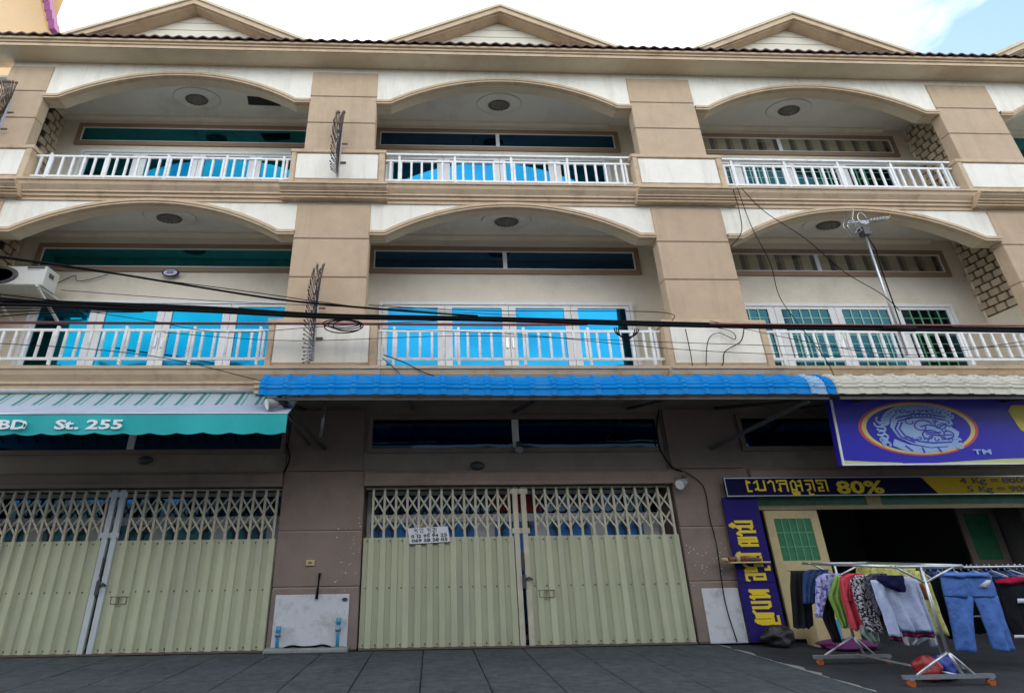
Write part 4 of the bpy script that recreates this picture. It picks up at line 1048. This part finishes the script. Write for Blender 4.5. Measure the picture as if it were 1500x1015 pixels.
def lump(name, c, rx, ry, rz, m, label, cat, seed, amp=.18, n=16):
    rnd = random.Random(seed); rows = []; ph = [rnd.uniform(0, 6.28) for _ in range(6)]
    for i in range(n+1):
        t = math.pi*i/n; row = []
        for j in range(2*n):
            a = math.pi*j/n
            d = 1+amp*(math.sin(3*a+ph[0]+2*t)+.7*math.sin(5*a+ph[1]-3*t)+.6*math.sin(7*t+ph[2]+2*a))*math.sin(t)*.6
            row.append((c[0]+rx*d*math.sin(t)*math.cos(a), c[1]+ry*d*math.sin(t)*math.sin(a), max(c[2]-rz*.92, c[2]+rz*d*math.cos(t))))
        rows.append(row)
    return tag(MB().grid(rows, closed=True).build(name, m), label, cat)
lump('plastic_bag', (9.32, .92, .13), .26, .17, .19, bagm, 'crumpled black plastic bag at the foot of the upright banner', 'bag', 3, .3)
lump('cloth_heap', (10.35, .55, .04), .50, .28, .09, mat('plum_cloth', (.12, .02, .10), .9), 'plum cloth heap on the ground by the laundry door', 'cloth', 5)
redbag = mat('red_bag', (.26, .014, .016), .45, .15, 4); bluebag = mat('blue_bag', (.010, .035, .26), .45, .15, 4)
lump('shopping_bag', (9.50, -1.96, .115), .16, .12, .15, redbag, 'full red bag on the ground behind the rack foot', 'bag', 11, .22)
lump('shopping_bag', (9.76, -1.92, .115), .15, .12, .15, bluebag, 'full blue bag on the ground beside the red one', 'bag', 12, .22)
cb = thing('cardboard_box', (10.3, .9, 0), 'pale cardboard box with blue tape under the hanging clothes', 'box')
MB().cbox(9.95, 10.75, .75, 1.1, -.03, .42, .01).build('carton', M['cross'], cb); MB().box(10.32, 10.40, .742, .7485, -.02, .42).build('tape', M['pvc'], cb)

# ------------------------------------------------------------------ clothes racks and clothes
def rack_end(t, x0, x1, xm, y, zt, foot=.02):
    MB().tube([(xm, y, .33), (xm, y, zt-.0)], .020, 8).build('mast', M['galv'], t)
    MB().tube([(x0, y, zt), (x1, y, zt)], .019, 8).build('top_bar', M['galv'], t)
    for x in (x0+.05, x1-.12): MB().tube([(x, y, zt), (xm, y, zt-.20)], .016, 8).build('top_brace', M['galv'], t)
    MB().bar((x0-.28, y, .07), (x1-.10, y, .07), .045, .05).build('foot_bar', M['galv'], t)
    for x in (x0-.10, x1-.35): MB().tube([(x, y, .09), (xm, y, .34)], .016, 8).build('foot_brace', M['galv'], t)
    MB().tube([(xm, y, .33), (xm+.10, y, .09)], .018, 8).build('foot_brace', M['galv'], t)
    for x in (x0-.20, x1-.16):
        c = MB().lathe((x, y-.02, .005), [(.045, 0), (.05, .01), (.05, .035), (.045, .045)], 12, 'Y').build('caster', M['orangewheel'], t)
        MB().box(x-.03, x+.03, y-.03, y+.035, .03, .06).build('caster_fork', M['galv'], c)
rk = thing('clothes_rack', (9.6, -1.4, 0), 'grey tubular rolling clothes rack with orange casters and splayed feet', 'rack')
rack_end(rk, 9.22, 10.22, 9.62, -2.2, 1.345)
rack_end(rk, 9.10, 10.12, 9.52, -.72, 1.375)
for x0, x1 in ((9.12, 9.26), (10.08, 10.20)): MB().tube([(x0, -.55, 1.378), (x1, -2.22, 1.348)], .019, 8).build('long_bar', M['galv'], rk)
MB().tube([(9.5, -.72, .09), (9.7, -2.2, .07)], .017, 8).build('base_bar', M['galv'], rk)
r2 = thing('clothes_rack', (12.2, -1.15, 0), 'low grey clothes rack crowded with hangers beside the rolling rack', 'rack')
MB().tube([(10.35, -1.15, 1.30), (14.4, -1.15, 1.30)], .019, 8).build('top_bar', M['galv'], r2)
for x in (10.45, 14.3):
    MB().tube([(x, -1.15, 1.30), (x, -1.15, .07)], .019, 8).build('mast', M['galv'], r2)
    MB().bar((x, -1.45, .03), (x, -.85, .03), .045).build('foot_bar', M['galv'], r2)
MB().tube([(10.45, -1.15, .62), (14.3, -1.15, .62)], .015, 8).build('middle_bar', M['galv'], r2)

def cpx(x, y): return 1140+x/4.167, 800+y/4.167
def loft(b, rows, Y, t=.03, folds=3, amp=.018, ph=0.0, lean=0.0, n=18, sub=5):
    """closed soft volume through rows of (y, x left, x right) read off the photograph and set on the plane Y"""
    R = []
    for i in range(len(rows)-1):
        for k in range(sub):
            s = k/sub; s2 = s*s*(3-2*s); R.append([lerp(rows[i][j], rows[i+1][j], s if j == 0 else lerp(s, s2, .4)) for j in range(3)])
    R.append(list(rows[-1])); m = len(R); out = []
    for i, (vy, xl, xr) in enumerate(R):
        f = i/(m-1); y0 = Y+lean*f
        A, B = P(*cpx(xl, vy), y0), P(*cpx(xr, vy), y0); ring_ = []
        th = t*(.35+.65*min(1, f*2.2))
        for side in (0, 1):
            for k in range(n):
                s = k/n if side == 0 else 1-k/n
                q = A.lerp(B, s)
                w = math.sin(math.pi*s)**.6
                fo = amp*(.4+f)*(math.sin(folds*2*math.pi*s+ph+f*1.5)+.5*math.sin(folds*3.7*s*math.pi+ph*2-f*3))
                wr = .25*amp*math.sin(f*17+s*9+ph)
                q.y += (-th if side == 0 else th)*w*.5+fo*w+wr*w
                q.z += .012*math.sin(s*folds*6+ph)*(1 if i == m-1 else 0)
                ring_.append(q)
        out.append(ring_)
    b.grid(out, closed=True)
    k0 = len(b.v)-len(out)*2*n
    for base in (k0, k0+(m-1)*2*n):
        b.f.append(tuple(base+j for j in range(2*n))); b.mi.append(b.m); b.sm.append(False)
    return b
def garment(name, label, cat, lofts, Y, m, **kw):
    b = MB()
    for r in lofts: loft(b, r, Y, **kw)
    return tag(b.build(name, m), label, cat, 'clothes hung on the racks')
def hook(label, x, y, z, w=.42):
    t = thing('clothes_hanger', (x, y, z), label, 'hanger', 'hangers on the racks')
    MB().tube([(x-.0, y, z+.035), (x+.02, y, z+.03), (x+.02, y, z), (x, y, z-.05)], .006, 5).build('hook', M['galv'], t)
    return t
CL = dict(
 black=cloth('black_cloth', (.014, .014, .017)), denim=cloth('dark_denim', (.030, .055, .14)), violet=cloth('violet_print_cloth', (.36, .36, .60), 'noise', (.10, .07, .22), 16, .56),
 lime=cloth('lime_cloth', (.20, .34, .07)), coral=cloth('coral_cloth', (.52, .060, .085)), leopard=cloth('black_white_print_cloth', (.50, .47, .50), 'noise', (.03, .025, .03), 34, .50),
 grey=cloth('dark_grey_cloth', (.10, .10, .13), 'noise', (.04, .035, .05), 30, .5), hoodie=cloth('pale_grey_jersey', (.40, .45, .62)), navy=cloth('navy_jersey', (.012, .013, .045)), red=cloth('red_band', (.33, .012, .045)),
 yellow=cloth('yellow_floral_cloth', (.55, .53, .17), 'noise', (.34, .33, .12), 14, .58), jeans=cloth('blue_denim', (.085, .175, .46), 'noise', (.065, .14, .40), 9, .60), white=cloth('white_cloth', (.5, .52, .56)), rust=cloth('rust_cloth', (.30, .09, .025)),
 sage=cloth('sage_cloth', (.26, .33, .30)))
garment('trousers', 'black trousers at the door end of the rolling rack', 'trousers', [[(150, 75, 170), (250, 72, 200), (480, 90, 215), (500, 95, 190)]], -.78, CL['black'])
garment('denim_jacket', 'dark denim jacket between the black trousers and the violet blouse', 'jacket', [[(140, 190, 310), (165, 150, 300), (260, 148, 250), (350, 152, 232)]], -.92, CL['denim'], folds=4)
garment('blouse', 'violet and white printed blouse with a hanging sleeve', 'blouse', [[(165, 270, 380), (190, 235, 390), (300, 300, 395), (420, 355, 412)], [(195, 228, 310), (300, 226, 300), (432, 224, 268)]], -1.06, CL['violet'], folds=2)
garment('trousers', 'black trousers hanging below the violet blouse', 'trousers', [[(290, 285, 330), (430, 268, 345), (585, 330, 390)]], -1.0, CL['black'])
garment('shirt', 'lime green shirt hem showing beside the coral dress', 'shirt', [[(180, 340, 400), (310, 305, 400), (420, 350, 425), (495, 385, 430)]], -1.14, CL['lime'])
garment('dress', 'coral red dress hanging in the middle of the rolling rack', 'dress', [[(165, 420, 520), (190, 372, 530), (300, 382, 470), (420, 415, 510), (512, 445, 526)], [(190, 375, 440), (280, 384, 440), (335, 398, 445)]], -1.34, CL['coral'], folds=2, amp=.024)
garment('print_dress', 'black and white speckled dress beside the coral dress', 'dress', [[(175, 470, 600), (210, 438, 620), (330, 465, 600), (430, 500, 615), (525, 548, 645)]], -1.50, CL['leopard'], folds=2)
garment('cardigan', 'dark grey cardigan behind the pale hooded sweatshirt', 'cardigan', [[(165, 560, 660), (200, 512, 680), (300, 550, 690), (420, 595, 690)]], -1.62, CL['grey'])
garment('skirt', 'sage green skirt hem below the speckled dress', 'skirt', [[(480, 500, 600), (520, 495, 612), (585, 560, 622)]], -1.42, CL['sage'])
hd = thing('hooded_sweatshirt', P(*cpx(760, 540), -1.9), 'pale grey hooded sweatshirt with navy hood and red striped cuffs', 'sweatshirt', 'clothes hung on the racks')
b = MB(); loft(b, [(185, 620, 800), (215, 600, 830), (300, 622, 860), (430, 690, 915), (518, 752, 945)], -1.92, folds=2, amp=.022, t=.08); b.build('body', CL['hoodie'], hd)
b = MB(); loft(b, [(205, 562, 640), (300, 590, 660), (430, 640, 715), (548, 676, 752)], -1.98, folds=1, amp=.012, t=.06); b.build('sleeve', CL['hoodie'], hd)
b = MB(); loft(b, [(198, 800, 850), (330, 850, 895), (540, 925, 968)], -1.90, folds=1, amp=.012, t=.05); b.build('sleeve', CL['hoodie'], hd)
for a, c, x0, x1, xx0, xx1, Yy, m in ((516, 530, 752, 946, 756, 950, -1.935, 'navy'), (530, 542, 756, 950, 760, 954, -1.935, 'red'), (542, 552, 760, 954, 763, 958, -1.935, 'navy'),
                       (546, 556, 676, 752, 680, 756, -1.985, 'navy'), (556, 566, 680, 756, 683, 758, -1.985, 'red'), (566, 575, 683, 758, 686, 760, -1.985, 'navy')):
    b = MB(); loft(b, [(a, x0, x1), (c, xx0, xx1)], Yy, folds=2 if x0 > 740 else 1, amp=.016, t=.12, sub=2); b.build('cuff_band', CL[m], hd)
b = MB(); loft(b, [(176, 600, 765), (205, 596, 770), (240, 640, 772), (268, 712, 762), (274, 725, 752)], -1.99, folds=2, amp=.02, t=.16); b.build('hood', CL['navy'], hd)
garment('shirt', 'white shirt hem showing beneath the hooded sweatshirt', 'shirt', [[(520, 745, 900), (560, 755, 925), (600, 775, 850)], [(540, 905, 960), (608, 930, 972)]], -1.80, CL['white'])
garment('shirt', 'rust brown shirt sleeve beside the yellow floral cloth', 'shirt', [[(225, 830, 880), (270, 850, 905), (320, 880, 915)]], -1.86, CL['rust'])
# floral cloth folded over the far long bar
rows = []
for i in range(33):
    s = i/32; y = -.5-1.05*s; x = lerp(10.08, 10.16, s); zt = lerp(1.395, 1.368, s); row = []
    for j, (dx, z) in enumerate(((-.10, .95-.25*s+.06*math.sin(s*13)), (-.085, 1.10), (-.07, 1.22), (-.05, 1.32), (0, zt), (.05, 1.32), (.06, 1.24), (.07, 1.14), (.08, 1.06-.05*s), (.09, .98-.08*s+.04*math.sin(s*11)))):
        row.append((x+dx+.03*math.sin(s*34+j*.4)*(abs(j-4)/5), y+.02*math.sin(j*1.3+s*7), z))
    rows.append(row)
fl = MB().grid(rows).build('floral_cloth', CL['yellow']); md = fl.modifiers.new('thickness', 'SOLIDIFY'); md.thickness = .008
tag(fl, 'yellow floral cloth folded over the long bar of the rolling rack', 'cloth', 'clothes hung on the racks')
garment('skirt', 'yellow floral skirt hanging behind the mast of the rolling rack', 'skirt', [[(150, 830, 890), (250, 850, 940), (400, 880, 990), (540, 930, 1045)]], -1.75, CL['yellow'], folds=3, amp=.02)
# jeans: hips and two legs, waistband, turned-out fly
jn = thing('jeans', P(*cpx(1210, 640), -1.40), 'faded blue jeans hung spread at the waist on the crowded rack', 'jeans', 'clothes hung on the racks')
b = MB(); loft(b, [(165, 988, 1290), (200, 990, 1305), (260, 1000, 1330), (308, 1010, 1340)], -1.42, folds=2, amp=.014, t=.075, sub=4); b.build('hips', CL['jeans'], jn)
b = MB(); loft(b, [(300, 1010, 1195), (420, 1040, 1190), (540, 1065, 1200), (640, 1085, 1215)], -1.42, folds=1, amp=.022, t=.11); b.build('leg', CL['jeans'], jn)
b = MB(); loft(b, [(300, 1185, 1342), (420, 1235, 1378), (540, 1278, 1418), (636, 1310, 1450)], -1.42, folds=1, amp=.022, ph=1.4, t=.11); b.build('leg', CL['jeans'], jn)
b = MB(); loft(b, [(158, 986, 1285), (185, 986, 1298)], -1.425, folds=2, amp=.010, t=.13, sub=2); b.build('waistband', CL['jeans'], jn)
b = MB(); loft(b, [(205, 1270, 1300), (248, 1215, 1285)], -1.47, folds=1, amp=.004, t=.01, sub=2); b.build('turned_pocket', CL['white'], jn)
bs = thing('shirt', P(*cpx(1420, 590), -1.4), 'black shirt with red collar stripe and white chest label beside the jeans', 'shirt', 'clothes hung on the racks')
b = MB(); loft(b, [(195, 1335, 1560), (260, 1345, 1580), (420, 1375, 1590), (560, 1440, 1590)], -1.34, folds=2, amp=.015, t=.08); b.build('body', CL['black'], bs)
b = MB(); loft(b, [(185, 1430, 1560), (205, 1325, 1560), (228, 1330, 1440)], -1.40, folds=1, amp=.004, t=.03, sub=2); b.build('collar_stripe', CL['red'], bs)
for (a, c, x0, x1) in ((318, 348, 1458, 1560), (540, 562, 1438, 1560)):
    b = MB(); loft(b, [(a, x0, x1), (c, x0+4, x1)], -1.42, folds=1, amp=.003, t=.02, sub=2); b.build('white_label', CL['white'], bs)
garment('trousers', 'black trousers hung between the yellow skirt and the jeans', 'trousers', [[(170, 930, 1010), (300, 955, 1040), (560, 1040, 1075)]], -1.2, CL['black'])
garment('coat', 'black coat filling the gap behind the jeans legs', 'coat', [[(200, 1040, 1330), (400, 1060, 1340), (530, 1080, 1330)]], -1.08, CL['black'])
garment('shirt', 'dark denim shirt shoulder between the yellow cloth and the jeans', 'shirt', [[(140, 905, 990), (175, 895, 1010), (230, 910, 1000)]], -1.12, CL['denim'])
garment('shirt', 'dark denim shirt shoulders behind the black shirt with red collar', 'shirt', [[(150, 1290, 1500), (195, 1300, 1560), (230, 1320, 1560)]], -1.12, CL['denim'])
hm = [mat('blue_plastic_hanger', (.03, .09, .35), .4), mat('pale_plastic_hanger', (.45, .48, .55), .4), mat('dark_plastic_hanger', (.03, .035, .06), .4)]
for k in range(26):
    x = 10.42+.098*k+random.uniform(-.02, .02); y = -1.15
    t = thing('clothes_hanger', (x, y, 1.2), ('blue', 'pale', 'dark')[k % 3]+' plastic clothes hanger packed on the low grey rack', 'hanger', 'hangers packed on the low rack')
    a = random.uniform(-.35, .35); c, s = math.cos(a), math.sin(a)
    q = lambda d, z: (x+s*d, y+c*d, z)
    MB().tube([q(.0, 1.335), q(.018, 1.33), q(.018, 1.305), q(0, 1.27), q(0, 1.25)], .007, 5).build('hook', M['galv'], t)
    MB().tube([q(-.20, 1.17), q(0, 1.25), q(.20, 1.17), q(-.20, 1.17)], .011, 5).build('arms', hm[k % 3], t)

# ------------------------------------------------------------------ neighbours
nb = thing('neighbour_house', (-16, 6, 0), 'orange plastered neighbour house with purple roof tiles rising behind the row', 'building')
a0, a1 = P(78, 60, 4.0), P(52, -60, 4.0)
b = MB(); fp = [(-24, 4.2), (-11.05, 4.2), (-15.5, 10), (-24, 10)]
for z0_, z1_ in ((0, 27),):
    n4 = len(fp); b.quad(*[(x, y, z0_) for x, y in fp]); b.quad(*[(x, y, z1_) for x, y in fp])
    for k in range(n4): (xa, ya), (xb, yb) = fp[k], fp[(k+1) % n4]; b.quad((xa, ya, z0_), (xb, yb, z0_), (xb, yb, z1_), (xa, ya, z1_))
b.build('wall', M['orange'], nb)
e0, e1 = P(88, 58, 3.6), P(60, -60, 3.6)
b = MB()
lo0, lo1 = P(86, 60, 3.7), P(46, -110, 3.7)
def edge(p, dx, y): return (p.x+dx, y, p.z)
b.quad(edge(lo0, -.55, 4.2), edge(lo0, 0, 3.4), edge(lo1, 0, 3.4), edge(lo1, -.55, 4.2)).build('verge_soffit', M['ochre'], nb)
n = 14
for k in range(n):
    p = lo0.lerp(lo1, k/n); q2 = lo0.lerp(lo1, (k+1)/n)
    MB().bar((p.x+.05, 3.4, p.z), (q2.x+.05+.05, 3.4, q2.z), .20, .3).build('verge_tile', M['rooftile2'], nb)
sidew = thing('blue_shed', (-12, 1.5, 0), 'blue sheet metal wall of a building past the end column', 'building')
MB().box(-14, -9.2, 2.5, 6, 0, 14.5).build('wall', mat('blue_sheet_wall', (.12, .45, .72), .5), sidew)
for k in range(10): MB().box(-14, -9.19, 2.47, 2.5, 9+.55*k, 9.06+.55*k).build('sheet_rib', M['upvc'], sidew)
# unseen houses added behind the camera to cut low sky light
opp = mat('sky_blocker_plaster', (.07, .065, .055), .9, .1, 1)  # kept dark so these added houses bounce little light onto the row
for k in range(9):
    x0 = -38+9.3*k; h = 12+((k*37) % 5)*.5
    t = thing('sky_blocker_house', (x0+4.6, -21, 0), 'unseen dark house added across the street to block low sky light', 'building', 'added houses blocking low sky light')
    MB().box(x0, x0+9.2, -30, -21, -.14, h).build('wall', opp, t)
    for z in (1.0, 5.0, 8.6): MB().box(x0+1.2, x0+8, -20.99, -20.9, z, z+2.2).build('window', M['navyglass'], t)
    for z in (4.0, 7.8): MB().box(x0, x0+9.2, -20.99, -19.8, z, z+.3).build('balcony', opp, t)

# flaked paint on the two street columns
for root_, xa, xb in ((U1, 1.15, 1.60), (U2, 8.05, 8.85)):
    b = MB()
    for k in range(34):
        x, z = random.uniform(xa, xb), random.gauss(1.75, .42) if root_ == U1 else random.uniform(.95, 1.75)
        if not .98 < z < 2.6 or abs(z-1.05) < .03 or abs(z-2.05) < .03: continue
        r = random.uniform(.004, .013); n = random.randint(5, 7)
        b.prism([(x+r*1.6*math.cos(2*math.pi*j/n)*random.uniform(.6, 1.2), z+r*math.sin(2*math.pi*j/n)*random.uniform(.6, 1.2)) for j in range(n)], YG-.003, YG+.004)
    o = b.build('paint_flakes', M['patch'], root_); o['kind'] = 'stuff'
